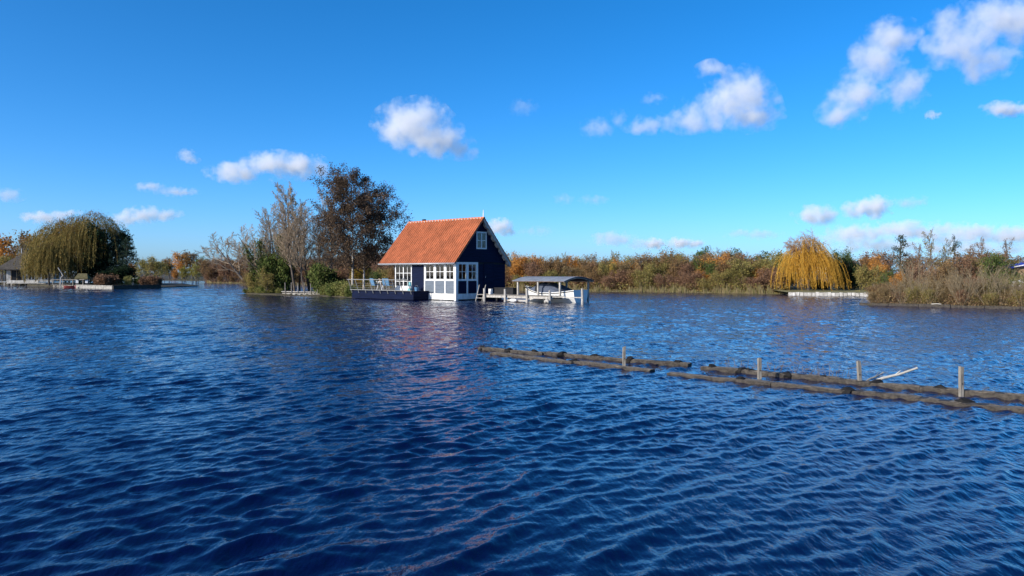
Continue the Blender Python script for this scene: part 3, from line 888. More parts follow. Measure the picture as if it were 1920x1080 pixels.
# ------------------------------------------------------------------ plant building
def np_mesh(name, co, quads, m, smooth=False):
    me = bpy.data.meshes.new(name)
    co = np.asarray(co, dtype=np.float32); q = np.asarray(quads, dtype=np.int32)
    me.vertices.add(len(co)); me.vertices.foreach_set('co', co.ravel())
    k = q.shape[1]
    me.loops.add(q.size); me.loops.foreach_set('vertex_index', q.ravel())
    me.polygons.add(len(q))
    me.polygons.foreach_set('loop_start', np.arange(0, q.size, k, dtype=np.int32))
    me.polygons.foreach_set('loop_total', np.full(len(q), k, dtype=np.int32))
    if smooth: me.polygons.foreach_set('use_smooth', np.ones(len(q), dtype=bool))
    me.materials.append(m)
    me.update()
    return me

def leaf_quads(rng, pos, size, up=0.35, aspect=0.62, droop=None):
    """one small pointed leaf clump at every position"""
    n = len(pos)
    nrm = rng.normal(size=(n, 3)); nrm[:, 2] += up * 2
    nrm /= np.linalg.norm(nrm, axis=1, keepdims=True) + 1e-9
    if droop is None:
        d = rng.normal(size=(n, 3))
    else:
        d = np.tile(np.array([[0, 0, -1.0]]), (n, 1)) + rng.normal(size=(n, 3)) * droop
    d -= nrm * np.sum(d * nrm, 1, keepdims=True)
    d /= np.linalg.norm(d, axis=1, keepdims=True) + 1e-9
    s = np.cross(nrm, d)
    sz = size * rng.uniform(0.6, 1.35, size=(n, 1))
    a = pos - d * sz * 0.5; c = pos + d * sz * 0.5
    b = pos + s * sz * 0.5 * aspect + nrm * sz * 0.08; e = pos - s * sz * 0.5 * aspect + nrm * sz * 0.08
    co = np.stack([a, b, c, e], 1).reshape(-1, 3)
    return co, np.arange(4 * n).reshape(n, 4)

class Tree:
    def __init__(s, seed):
        s.rng = np.random.default_rng(seed)
        s.br = []                                # (points, radii, level)
        s.tips = []                              # (position, direction, level)
    def branch(s, p, d, L, r, lev, P):
        rng = s.rng
        n = P['seg'][min(lev, len(P['seg']) - 1)]
        p = np.array(p, float); d = np.array(d, float); d /= np.linalg.norm(d)
        pts = [p.copy()]; rad = [r]; dirs = [d.copy()]
        wan = P['wander'][min(lev, len(P['wander']) - 1)]; tro = P['up'][min(lev, len(P['up']) - 1)]
        for i in range(n):
            d = d + rng.normal(size=3) * wan + np.array([0, 0, tro]) / n + np.array(P.get('wind', (0, 0, 0))) / n * (lev > 0)
            d /= np.linalg.norm(d)
            p = p + d * L / n
            pts.append(p.copy()); dirs.append(d.copy())
            rad.append(max(P['rmin'], r * (1 - P.get('taper', 0.8) * (i + 1) / n)))
        s.br.append((pts, rad, lev))
        if lev >= P['levels'] - 1:
            for i in range(1, len(pts)): s.tips.append((pts[i], dirs[i], lev))
            return
        k = P['kids'][min(lev, len(P['kids']) - 1)]
        k = max(1, int(round(k * rng.uniform(0.8, 1.2))))
        st = P['start'][min(lev, len(P['start']) - 1)]
        ang = P['angle'][min(lev, len(P['angle']) - 1)]; rat = P['ratio'][min(lev, len(P['ratio']) - 1)]
        az = rng.uniform(0, 6.28)
        for j in range(k):
            f = st + (1 - st) * (j + rng.uniform(0, 0.9)) / k
            x = f * n; i = min(int(x), n - 1); t = x - i
            q = pts[i] * (1 - t) + pts[i + 1] * t
            dd = dirs[i]
            az += 2.4 + rng.normal() * 0.35
            ref = np.array([1.0, 0, 0]) if abs(dd[0]) < 0.8 else np.array([0, 1.0, 0])
            u = np.cross(dd, ref); u /= np.linalg.norm(u); v = np.cross(dd, u)
            a = math.radians(ang * rng.uniform(0.7, 1.25))
            nd = dd * math.cos(a) + (u * math.cos(az) + v * math.sin(az)) * math.sin(a)
            prof = P['profile'](f) if (lev == 0 and 'profile' in P) else (1 - 0.55 * f)
            ll = L * rat * prof * rng.uniform(0.75, 1.2)
            rr = max(P['rmin'], min((rad[i] * (1 - t) + rad[i + 1] * t) * 0.62, ll * 0.03 + 0.004))
            s.branch(q, nd, ll, rr, lev + 1, P)
    def wood(s, name, m, lo=0, hi=9):
        V, F = [], []
        base = 0
        for pts, rad, lev in s.br:
            if not (lo <= lev <= hi): continue
            n = 7 if lev == 0 else (4 if lev == 1 else 3)
            P_ = np.array(pts); D = np.gradient(P_, axis=0)
            D /= np.linalg.norm(D, axis=1, keepdims=True) + 1e-9
            ref = np.array([0.31, 0.92, 0.17]) if abs(D[0, 1]) < 0.8 else np.array([0.95, 0.1, 0.2])
            U = np.cross(D, ref); U /= np.linalg.norm(U, axis=1, keepdims=True) + 1e-9
            W_ = np.cross(D, U)
            a = np.arange(n) * 2 * math.pi / n
            ring = P_[:, None, :] + (U[:, None, :] * np.cos(a)[None, :, None] + W_[:, None, :] * np.sin(a)[None, :, None]) * np.array(rad)[:, None, None]
            V.append(ring.reshape(-1, 3))
            m_ = len(pts)
            idx = base + np.arange(m_ * n).reshape(m_, n)
            nx = np.roll(idx, -1, axis=1)
            F.append(np.stack([idx[:-1], idx[1:], nx[1:], nx[:-1]], -1).reshape(-1, 4))
            base += m_ * n
        if not V: return None
        return np_mesh(name, np.concatenate(V), np.concatenate(F), m, True)
    def leaves(s, per, sigma, size, m, name='crown', up=0.35, droop=None, keep=1.0, lo=0, extra=None, aspect=0.62, ztop=None):
        P_ = np.array([t[0] for t in s.tips if t[2] >= lo])
        if keep < 1: P_ = P_[s.rng.random(len(P_)) < keep]
        pos = np.repeat(P_, per, axis=0)
        pos = pos + s.rng.normal(size=pos.shape) * sigma
        if extra is not None: pos = np.concatenate([pos, extra])
        pos = pos[pos[:, 2] > 0.03]
        if ztop is not None:
            pos = pos[s.rng.random(len(pos)) < np.clip(ztop(pos[:, 2]), 0, 1)]
        co, q = leaf_quads(s.rng, pos, size, up, aspect, droop)
        return np_mesh(name, co, q, m)

def join_mesh(a, b):
    """second mesh's faces into the first, keeping both materials"""
    bm = bmesh.new(); bm.from_mesh(a)
    n = len(bm.faces)
    bm.from_mesh(b)
    bm.faces.ensure_lookup_table()
    for f in list(bm.faces)[n:]: f.material_index = len(a.materials)
    me = bpy.data.meshes.new(a.name)
    bm.to_mesh(me); bm.free()
    for x in list(a.materials) + list(b.materials): me.materials.append(x)
    return me

VAR = {}                                         # kind -> list of (trunk mesh, crown mesh, height)
def variant(kind, trunk, crown, H): VAR.setdefault(kind, []).append((trunk, crown, H))

def put(kind, i, name, label, cat, loc, H, rz=None, group=None, sx=1.0, lean=(0, 0), crown_mat=None):
    """one plant: an empty at its foot with its trunk and crown"""
    tr, cr, h0 = VAR[kind][i % len(VAR[kind])]
    s = H / h0
    r = random.Random(int(loc[0] * 91 + loc[1] * 57 + H * 13))
    e = empty(name, loc, r.uniform(0, 6.28) if rz is None else rz, label, cat, group)
    e.rotation_euler = (lean[0], lean[1], e.rotation_euler.z)
    e.scale = (s * sx, s * sx, s)
    if tr: link('trunk' if cat == 'tree' else 'stems', tr, e)
    if cr:
        c = link('crown' if cat == 'tree' else 'foliage', cr, e)
        if crown_mat:
            for k in range(len(cr.materials)):
                c.material_slots[k].link = 'OBJECT'; c.material_slots[k].material = crown_mat
    return e

BARK = mat('grey_brown_bark', (0.13, 0.105, 0.085), 0.95, 0.3, 9, 0.6, stretch=(1, 1, 0.3))
BARKD = mat('dark_bark', (0.055, 0.042, 0.034), 0.95, 0.3, 9, 0.6, stretch=(1, 1, 0.3))
BIRCH = mat('pale_birch_bark', (0.55, 0.50, 0.44), 0.85, 0.2, 4, 0.4, stretch=(1, 1, 2.0), col2=(0.20, 0.17, 0.14))
TWIGP = mat('pale_twigs', (0.36, 0.275, 0.19), 0.9, 0.2, 3)
TWIGB = mat('red_brown_twigs', (0.17, 0.105, 0.075), 0.9, 0.25, 3)
TWIGT = mat('tan_stems', (0.25, 0.195, 0.12), 0.9, 0.2, 3)
LF = {
 'alder': leaf_mat('dry_brown_leaves', [(0.040, 0.031, 0.027), (0.082, 0.060, 0.047), (0.13, 0.092, 0.064), (0.20, 0.128, 0.070)]),
 'pale': leaf_mat('last_pale_leaves', [(0.22, 0.16, 0.10), (0.34, 0.25, 0.14), (0.26, 0.22, 0.10)]),
 'ivy': leaf_mat('ivy_leaves', [(0.027, 0.048, 0.015), (0.069, 0.100, 0.027), (0.125, 0.156, 0.044), (0.213, 0.213, 0.075)]),
 'cover': leaf_mat('yellow_green_cover', [(0.091, 0.111, 0.033), (0.195, 0.208, 0.058), (0.312, 0.299, 0.104), (0.390, 0.312, 0.130)]),
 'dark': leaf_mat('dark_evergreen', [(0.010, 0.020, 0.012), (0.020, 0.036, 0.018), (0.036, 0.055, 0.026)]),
 'green': leaf_mat('mid_green_leaves', [(0.051, 0.079, 0.025), (0.101, 0.137, 0.040), (0.159, 0.187, 0.057)]),
 'conifer': leaf_mat('blue_green_needles', [(0.016, 0.032, 0.024), (0.035, 0.058, 0.040), (0.065, 0.09, 0.058)]),
 'pine': leaf_mat('pine_needles', [(0.03, 0.042, 0.024), (0.07, 0.085, 0.05), (0.12, 0.13, 0.085)]),
 'willow': leaf_mat('fading_willow_leaves', [(0.072, 0.062, 0.022), (0.165, 0.135, 0.045), (0.25, 0.19, 0.062), (0.32, 0.20, 0.07)]),
 'willowtop': leaf_mat('russet_willow_top', [(0.098, 0.063, 0.028), (0.210, 0.126, 0.049), (0.308, 0.168, 0.063)]),
 'gold': leaf_mat('golden_willow_leaves', [(0.30, 0.16, 0.028), (0.50, 0.27, 0.042), (0.64, 0.36, 0.058), (0.56, 0.38, 0.09)], trans=0.35),
 'goldtwig': leaf_mat('golden_willow_twigs', [(0.24, 0.12, 0.05), (0.36, 0.19, 0.075), (0.45, 0.26, 0.11)]),
 'rust': leaf_mat('rust_leaves', [(0.12, 0.078, 0.042), (0.22, 0.14, 0.068), (0.32, 0.195, 0.085), (0.33, 0.225, 0.10)]),
 'orange': leaf_mat('orange_leaves', [(0.286, 0.129, 0.036), (0.515, 0.237, 0.057), (0.686, 0.329, 0.079)]),
 'olive': leaf_mat('olive_leaves', [(0.104, 0.095, 0.035), (0.226, 0.199, 0.060), (0.347, 0.296, 0.095), (0.417, 0.278, 0.104)]),
 'brown': leaf_mat('dull_brown_leaves', [(0.134, 0.080, 0.054), (0.269, 0.154, 0.092), (0.384, 0.230, 0.131)]),
 'tan': leaf_mat('tan_dry_leaves', [(0.151, 0.108, 0.054), (0.259, 0.184, 0.086), (0.346, 0.249, 0.119)]),
 'yellow': leaf_mat('yellow_leaves', [(0.34, 0.22, 0.035), (0.50, 0.34, 0.05), (0.42, 0.32, 0.07)]),
 'yellowgreen': leaf_mat('yellow_green_leaves', [(0.13, 0.13, 0.03), (0.25, 0.23, 0.05), (0.36, 0.30, 0.06)]),
 'reed': leaf_mat('dry_reeds', [(0.22, 0.16, 0.08), (0.36, 0.28, 0.15), (0.28, 0.24, 0.10), (0.16, 0.16, 0.06)]),
 'heather': leaf_mat('russet_hydrangea', [(0.12, 0.072, 0.046), (0.21, 0.12, 0.07), (0.27, 0.16, 0.095)]),
}

# ---- big brown-leaved alder, two pale stems
def g_alder():
    t = Tree(11)
    P = dict(levels=4, seg=[10, 6, 4, 3], wander=[0.025, 0.07, 0.12, 0.16], up=[0.02, 0.18, 0.10, 0.0], kids=[34, 9, 5], start=[0.22, 0.2, 0.2],
             angle=[66, 46, 46], ratio=[0.45, 0.50, 0.48], rmin=0.008, taper=0.88,
             profile=lambda f: 0.55 + 0.52 * math.sin(math.pi * min(1, (f - 0.2) / 0.85) ** 0.7) if f < 0.9 else 0.42)
    t.branch((-0.50, 0, 0), (0.015, 0, 1), 10.2, 0.13, 0, P)
    P2 = dict(P); P2['kids'] = [26, 8, 5]
    t.branch((0.50, 0.5, 0), (0.06, 0, 1), 8.2, 0.12, 0, P2)
    tr = t.wood('trunk', BIRCH, 0, 0)
    wood = t.wood('crown', BARKD, 1, 9)
    lv = t.leaves(7, 0.17, 0.15, LF['alder'], keep=0.95, up=0.6)
    variant('alder', tr, join_mesh(lv, wood), 10.6)
g_alder()

def g_bare(kind, seed, H, P, bark, twig, leafm=None, per=1, keep=0.15, size=0.09, sigma=0.06, stems=1, spread=0.0, d0=(0, 0, 1), r=0.11):
    t = Tree(seed)
    for k in range(stems):
        a = 6.28 * k / max(1, stems) + t.rng.uniform(0, 1)
        hh = H * t.rng.uniform(0.8, 1.0) if stems > 1 else H
        t.branch((spread * 0.3 * math.cos(a), spread * 0.3 * math.sin(a), 0), (d0[0] + spread * math.cos(a), d0[1] + spread * math.sin(a), d0[2]), hh, r, 0, P)
    tr = t.wood('trunk', bark, 0, 0 if P['levels'] > 2 else 0)
    cr = t.wood('crown', twig, 1, 9)
    if leafm is not None:
        cr = join_mesh(t.leaves(per, sigma, size, leafm, keep=keep), cr)
    variant(kind, tr, cr, max(p[2] for b in t.br for p in b[0]))

POP = dict(levels=4, seg=[10, 6, 4, 2], wander=[0.03, 0.05, 0.08, 0.1], up=[0.05, 0.55, 0.4, 0.2], kids=[26, 10, 6], start=[0.25, 0.12, 0.1],
           angle=[36, 30, 32], ratio=[0.34, 0.46, 0.42], rmin=0.012, taper=0.9)
for sd in (21, 22, 23): g_bare('poplar', sd, 9.5, POP, BARK, TWIGP, LF['pale'], 1, 0.5, 0.08, 0.06, d0=(-0.14, 0, 1))
SPR = dict(levels=4, seg=[8, 6, 4, 3], wander=[0.05, 0.09, 0.12, 0.12], up=[0.0, 0.35, 0.25, 0.1], kids=[11, 9, 6], start=[0.35, 0.2, 0.15],
           angle=[52, 42, 36], ratio=[0.62, 0.52, 0.46], rmin=0.012, taper=0.85)
for sd in (31, 32): g_bare('bare', sd, 6.0, SPR, BARK, TWIGP, LF['pale'], 1, 0.12, 0.06, 0.05)
LEAN = dict(SPR); LEAN['up'] = [0.35, 0.6, 0.4, 0.1]; LEAN['kids'] = [9, 9, 7]; LEAN['ratio'] = [0.6, 0.52, 0.46]
g_bare('leaning', 34, 5.6, LEAN, BARK, TWIGP, LF['pale'], 1, 0.25, 0.07, 0.06, d0=(-0.75, 0.0, 0.8), r=0.14)
# brown twiggy thicket trees for the far banks
THK = dict(levels=4, seg=[7, 5, 3, 2], wander=[0.05, 0.08, 0.12, 0.12], up=[0.05, 0.4, 0.3, 0.1], kids=[12, 7, 5], start=[0.2, 0.15, 0.1],
           angle=[38, 34, 34], ratio=[0.46, 0.5, 0.5], rmin=0.013, taper=0.85)
for sd, lm in ((41, 'brown'), (42, 'rust'), (43, 'brown')):
    g_bare('thicket', sd, 4.6, THK, BARK, TWIGB, LF[lm], 2, 0.62, 0.15, 0.12, stems=3, spread=0.22, r=0.07)

# ---- leafy shrubs / small trees with dense crowns
def g_leafy(kind, seed, H, leafm, per=4, sigma=0.2, size=0.16, stems=4, spread=0.4, keep=1.0, kids=(9, 6), twig=None, angle=(48, 45), start=(0.15, 0.1), ratio=(0.55, 0.5), r=0.06, up=(0.05, 0.3, 0.1), prof=None, fill=0):
    t = Tree(seed)
    P = dict(levels=3, seg=[6, 4, 3], wander=[0.06, 0.1, 0.15], up=list(up), kids=list(kids), start=list(start), angle=list(angle), ratio=list(ratio), rmin=0.012, taper=0.85)
    if prof: P['profile'] = prof
    for k in range(stems):
        a = 6.28 * k / max(1, stems) + t.rng.uniform(0, 1.2)
        sp_ = spread * t.rng.uniform(0.3, 1.1)
        t.branch((0.25 * sp_ * math.cos(a), 0.25 * sp_ * math.sin(a), 0), (sp_ * math.cos(a), sp_ * math.sin(a), 1), H * t.rng.uniform(0.72, 0.95), r, 0, P)
    ex = None
    if fill:
        top = max(p[2] for p in [q[0] for q in t.tips])
        rad = max(math.hypot(p[0][0], p[0][1]) for p in t.tips) * 0.75
        a = t.rng.uniform(0, 6.28, fill); rr = rad * np.sqrt(t.rng.random(fill))
        ex = np.stack([rr * np.cos(a), rr * np.sin(a), t.rng.random(fill) ** 1.4 * top * 0.5], 1)
    tr = t.wood('trunk', twig or BARK, 0, 1)
    cr = t.leaves(per, sigma, size, leafm, keep=keep, extra=ex)
    cr = join_mesh(cr, t.wood('crown', twig or TWIGB, 2, 9))
    variant(kind, tr, cr, max(p[2] for b in t.br for p in b[0]))
for i, k in enumerate(('rust', 'orange', 'olive', 'brown', 'tan', 'green', 'yellow', 'yellowgreen')):
    for j in range(2): g_leafy('s_' + k, 60 + i * 5 + j, 3.4, LF[k], per=7, sigma=0.16, size=0.12, stems=5, spread=0.42, fill=400)
for i, k in enumerate(('rust', 'olive', 'green', 'orange')):
    g_leafy('t_' + k, 120 + i, 6.0, LF[k], per=5, sigma=0.25, size=0.24, stems=1, spread=0.05, kids=(16, 8), start=(0.28, 0.2), ratio=(0.46, 0.5), angle=(62, 48), r=0.14)
g_leafy('evergreen', 140, 2.0, LF['ivy'], per=7, sigma=0.16, size=0.15, stems=6, spread=0.55, fill=500)
g_leafy('darkbush', 141, 2.4, LF['dark'], per=7, sigma=0.16, size=0.16, stems=6, spread=0.5, fill=600)
g_leafy('cover', 142, 1.2, LF['cover'], per=5, sigma=0.13, size=0.12, stems=8, spread=0.9, fill=700, kids=(7, 5))
g_leafy('cover', 143, 1.2, LF['ivy'], per=5, sigma=0.13, size=0.12, stems=8, spread=0.9, fill=700, kids=(7, 5))
g_leafy('heather', 144, 1.0, LF['heather'], per=5, sigma=0.13, size=0.16, stems=8, spread=1.0, fill=500, kids=(7, 5))
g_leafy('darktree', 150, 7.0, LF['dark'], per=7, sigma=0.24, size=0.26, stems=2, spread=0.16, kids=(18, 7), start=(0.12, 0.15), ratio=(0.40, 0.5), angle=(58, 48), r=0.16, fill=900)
# sparse, twiggy small birch-like crowns that stand up out of the thickets
TALL = dict(levels=4, seg=[8, 5, 3, 2], wander=[0.04, 0.07, 0.1, 0.1], up=[0.05, 0.5, 0.3, 0.1], kids=[16, 7, 4], start=[0.3, 0.15, 0.1],
            angle=[38, 34, 34], ratio=[0.36, 0.46, 0.45], rmin=0.010, taper=0.9)
for sd, lm in ((51, 'olive'), (52, 'rust')): g_bare('twiggy', sd, 6.0, TALL, BARK, TWIGB, LF[lm], 2, 0.45, 0.12, 0.08, r=0.08)
# fans of bare pale stems
FAN = dict(levels=3, seg=[7, 4, 2], wander=[0.04, 0.07, 0.1], up=[0.12, 0.4, 0.2], kids=[8, 4], start=[0.4, 0.2], angle=[24, 26], ratio=[0.36, 0.42], rmin=0.006, taper=0.88)
for sd in (56, 57): g_bare('stemfan', sd, 3.6, FAN, TWIGT, TWIGT, LF['tan'], 1, 0.35, 0.09, 0.06, stems=14, spread=0.55, r=0.022)

# ---- weeping willows
def g_willow(kind, seed, H, lobes, leafm, topm, twigm, n_strand=300, size=0.17, per=16, wind=0.0, reach=(0.55, 1.0), topz=0.5, haze=3000, plume=False):
    """lobes = (x, y, z top, radius): domes of the crown from which the fronds hang"""
    rng = np.random.default_rng(seed)
    t = Tree(seed)
    P = dict(levels=4, seg=[6, 8, 5, 3], wander=[0.04, 0.07, 0.12, 0.16], up=[0.0, 0.25, 0.25, 0.1], kids=[11, 9, 6], start=[0.4, 0.35, 0.2], angle=[40, 44, 40],
             ratio=[0.85, 0.44, 0.45], rmin=0.014, taper=0.8, profile=lambda f: 0.9)
    t.branch((0, 0, 0), (0.04, 0, 1), H * 0.56, 0.03 * H, 0, P)
    if plume:                                    # bare windblown upper limbs
        PP = dict(levels=3, seg=[6, 5, 3], wander=[0.06, 0.1, 0.14], up=[0.0, -0.15, -0.5], kids=[12, 6], start=[0.3, 0.15], angle=[38, 40], ratio=[0.5, 0.5], rmin=0.011, taper=0.85, wind=(-0.5, 0, 0))
        for k in range(9):
            a = 6.28 * k / 9
            t.branch((0.15 * math.cos(a), 0.15 * math.sin(a), H * 0.5), (-0.25 + 0.5 * math.cos(a), 0.5 * math.sin(a), 1), H * 0.47 * rng.uniform(0.8, 1.05), 0.05, 2, {**PP, 'levels': 5, 'seg': [6, 6, 6, 5, 3], 'wander': [0.06, 0.06, 0.06, 0.1, 0.14], 'up': [0, 0, 0, -0.2, -0.6], 'kids': [12, 12, 12, 6], 'start': [0.3, 0.3, 0.3, 0.15], 'angle': [38, 38, 38, 40], 'ratio': [0.5, 0.5, 0.5, 0.5]})
    tr = t.wood('trunk', BARK, 0, 1)
    V, F, base = [], [], 0
    lp = []
    tot = sum(l[3] ** 2 for l in lobes)
    for (lx, ly, lz, lr) in lobes:
        for i in range(int(n_strand * lr * lr / tot)):
            a = rng.uniform(0, 6.28); q = math.sqrt(rng.random()) * 1.0
            bump_ = 1 + 0.10 * math.sin(a * 5 + lx * 3) + 0.06 * math.sin(a * 11)
            hz = lz - 0.62 * lr * q ** 2.2 + rng.normal() * 0.10 * lr - (rng.random() ** 2) * 0.5 * lr
            p0 = np.array([lx + lr * q * bump_ * math.cos(a), ly + lr * q * bump_ * math.sin(a), hz])
            d = np.array([math.cos(a) * 0.7 + wind * 0.5, math.sin(a) * 0.7, rng.uniform(-0.1, 0.5)])
            L_ = p0[2] * rng.uniform(*reach) * (0.45 + 0.55 * q)
            n = 9; pts = [p0]; p = p0.copy()
            for k in range(n):
                d = d + np.array([wind * 0.06, 0, -0.42]) + rng.normal(size=3) * 0.05
                d /= np.linalg.norm(d)
                p = p + d * L_ / n
                if p[2] < 0.2: break
                pts.append(p.copy())
            pts = np.array(pts)
            if len(pts) < 3: continue
            w = 0.010
            m_ = len(pts)
            V.append(np.concatenate([pts + np.array([w, 0, 0]), pts + np.array([-w, w, 0])])); idx = np.arange(m_ - 1) + base
            F.append(np.stack([idx, idx + 1, idx + m_ + 1, idx + m_], 1)); base += 2 * m_
            u = rng.random(max(3, int(per * L_ / H * 1.6))) ** 0.9 * (m_ - 1.001); ii = u.astype(int); ff = (u - ii)[:, None]
            lp.append(pts[ii] * (1 - ff) + pts[ii + 1] * ff + rng.normal(size=(len(u), 3)) * 0.06)
    lp = np.concatenate(lp)
    co, q = leaf_quads(rng, lp, size, 0.0, 0.40, 0.30)
    cr = np_mesh('crown', co, q, leafm)
    cr = join_mesh(cr, np_mesh('strands', np.concatenate(V), np.concatenate(F), leafm))
    # fine airy twigs over the crown
    pos = []
    for (lx, ly, lz, lr) in lobes:
        n = int(haze * lr * lr / tot)
        a = rng.uniform(0, 6.28, n); q = np.sqrt(rng.random(n)) * 0.95
        z = lz - 0.55 * lr * q ** 2.2 + np.abs(rng.normal(size=n)) * 0.13 * lr
        pos.append(np.stack([lx + lr * q * np.cos(a), ly + lr * q * np.sin(a), z], 1))
    co, q = leaf_quads(rng, np.concatenate(pos), size * 1.1, 0.0, 0.16)
    cr = join_mesh(cr, np_mesh('haze', co, q, topm))
    cr = join_mesh(cr, t.wood('twigs', twigm, 2, 9))
    variant(kind, tr, cr, H)
g_willow('willow', 71, 11.0, [(-3.0, 0, 9.4, 3.0), (-0.6, 0.5, 10.2, 3.0), (2.6, 0, 10.9, 2.7), (0.5, -2.5, 8.6, 2.8), (4.2, 0.5, 9.0, 2.0), (-3.6, -0.5, 6.8, 2.4)], LF['willow'], LF['willowtop'], TWIGB, 2500, 0.27, 24, 0.0, (0.35, 1.0), haze=3400)
g_willow('willowlow', 72, 6.5, [(0, 0, 6.4, 2.3), (1.6, -0.4, 5.6, 1.8), (-1.4, 0.2, 5.0, 1.6)], LF['willow'], LF['willow'], TWIGB, 620, 0.28, 24, 0.0, (0.8, 1.1), haze=500)
g_willow('goldwillow', 77, 6.2, [(0.3, 0, 4.5, 1.35), (-0.9, 0.3, 4.5, 1.0), (1.35, -0.2, 3.9, 1.0), (-1.8, -0.2, 3.7, 0.75), (0.5, -1.0, 3.7, 0.95), (-0.7, -0.9, 4.2, 0.85), (2.0, 0.2, 2.9, 0.6), (-0.3, 0.2, 5.5, 0.75), (0.7, 0.3, 5.2, 0.6), (-1.3, -0.6, 3.0, 0.7)], LF['gold'], LF['goldtwig'], mat('gold_twigs', (0.42, 0.25, 0.13), 0.9, 0.2, 3), 860, 0.13, 30, 0.45, (0.4, 1.35), haze=1300, plume=True)

# ---- conifers
def g_conifer(kind, seed, H, leafm, tiers, rad, gap=0.0, shape=1.0, size=0.16, tuft=26, bare=0.1, droop=-0.1, tv=0.0):
    t = Tree(seed); rng = t.rng
    P = dict(levels=1, seg=[9], wander=[0.02], up=[0.05], kids=[0], start=[0], angle=[0], ratio=[0], rmin=0.015, taper=0.92)
    t.branch((0, 0, 0), (0, 0, 1), H, 0.02 * H, 0, P); t.tips = []
    pos = []
    for i in range(tiers):
        f = bare + (1 - bare) * (i + rng.random() * 0.6) / tiers
        z = H * f
        L_ = rad * (1 - f) ** shape * rng.uniform(0.7, 1.15) + 0.15
        for j in range(5 if gap < 0.2 else 3):
            if rng.random() < gap: continue
            a = rng.uniform(0, 6.28)
            e = np.array([math.cos(a) * L_, math.sin(a) * L_, L_ * (droop + rng.normal() * 0.08)])
            s0 = np.array([0, 0, z])
            t.br.append(([s0, s0 + e * 0.5, s0 + e], [0.03, 0.02, 0.01], 1))
            for k in range(tuft):
                q = rng.random() ** 0.6
                pos.append(s0 + e * q + rng.normal(size=3) * np.array([0.17, 0.17, 0.13 + tv]) * (0.5 + L_ * 0.25))
    co, qd = leaf_quads(rng, np.array(pos), size, 0.3, 0.5)
    variant(kind, t.wood('trunk', BARKD, 0, 1), np_mesh('crown', co, qd, leafm), H)
g_conifer('spruce', 81, 8.0, LF['conifer'], 20, 2.4, 0.0, 0.8, 0.26, 34, 0.06)
g_conifer('spruce', 82, 8.0, LF['conifer'], 18, 2.8, 0.05, 0.7, 0.26, 34, 0.06)
g_conifer('pine', 83, 5.5, LF['pine'], 17, 1.3, 0.22, 0.6, 0.13, 40, 0.2, 0.35, 0.10)
g_conifer('pine', 84, 5.5, LF['pine'], 12, 1.2, 0.42, 0.4, 0.13, 52, 0.35, 0.4, 0.14)

# ---- ivy-clad leaning trunk
def g_ivy(seed, pts, wid, n):
    t = Tree(seed); rng = t.rng
    P_ = [np.array(p, float) for p in pts]
    t.br.append((P_, [0.15 - 0.10 * i / (len(P_) - 1) for i in range(len(P_))], 0))
    u = rng.random(n) * (len(P_) - 1.001); ii = u.astype(int); ff = (u - ii)[:, None]
    A = np.array(P_)
    c = A[ii] * (1 - ff) + A[ii + 1] * ff
    w = wid * (0.55 + 0.6 * np.abs(np.sin(u * 2.7 + seed)))[:, None]
    pos = c + rng.normal(size=(n, 3)) * w * np.array([1, 1, 0.8])
    pos = pos[pos[:, 2] > 0.1]
    co, q = leaf_quads(rng, pos, 0.15, 0.3)
    variant('ivy%d' % seed, t.wood('trunk', BARKD, 0, 0), np_mesh('crown', co, q, LF['ivy']), max(p[2] for p in P_))
# ------------------------------------------------------------------ land
GRASS = mat('rough_bank_ground', (0.075, 0.062, 0.034), 0.95, 0.35, 0.9, 0.6, col2=(0.03, 0.026, 0.017))
LAWN = mat('pale_autumn_lawn', (0.21, 0.19, 0.085), 0.95, 0.25, 1.5, 0.5)
MUD = mat('lake_bed_mud', (0.03, 0.027, 0.02), 0.9, 0.3, 0.5)

def far_ground():
    """the far bank as one sheet: shoreline points, then rows running out to the horizon"""
    shore = [(-1500, 530), (-500, 527.5), (0, 526.5), (200, 526), (300, 525.6), (383, 526.2), (387, 530.4), (430, 530.8), (480, 531.6), (600, 534), (700, 537), (830, 541), (960, 544.6),
             (1100, 546.6), (1200, 547.8), (1300, 549.0), (1400, 550.4), (1470, 551.6), (1478, 553.5), (1612, 555.5), (1700, 556.5), (1850, 557), (2200, 560), (3500, 575)]
    pts = []
    rg = random.Random(4)
    for (a, b) in zip(shore[:-1], shore[1:]):
        n = max(1, int(abs(b[0] - a[0]) / 22))
        for k in range(n):
            q = k / n
            pts.append(ground(a[0] + (b[0] - a[0]) * q, a[1] + (b[1] - a[1]) * q + rg.uniform(-0.08, 0.08)))
    pts.append(ground(*shore[-1]))
    rows = [(1.0, -0.6), (1.004, 0.06), (1.02, 0.16), (1.08, 0.25), (1.3, 0.3), (2, 0.3), (6, 0.2), (60, 0.0)]
    v, f = [], []
    n = len(pts)
    for (k, z) in rows:
        for p in pts: v.append((p.x * k, p.y * k, z + (rg.uniform(-0.05, 0.05) if 0 < z and k < 2 else 0)))
    for r in range(len(rows) - 1):
        for i in range(n - 1): f.append((r * n + i, r * n + i + 1, (r + 1) * n + i + 1, (r + 1) * n + i))
    mb = MB(); mb.add(v, f)
    o = mb.build('ground', GRASS, None, smooth=False)
    tag(o, 'flat autumn bank running along the far side of the lake', kind='structure')
far_ground()
o = MB().add([(-900, -60, -1.6), (900, -60, -1.6), (900, 1200, -1.6), (-900, 1200, -1.6)], [(0, 1, 2, 3)]).build('lake_bed', MUD, None)
tag(o, 'muddy bed under the lake', kind='structure')

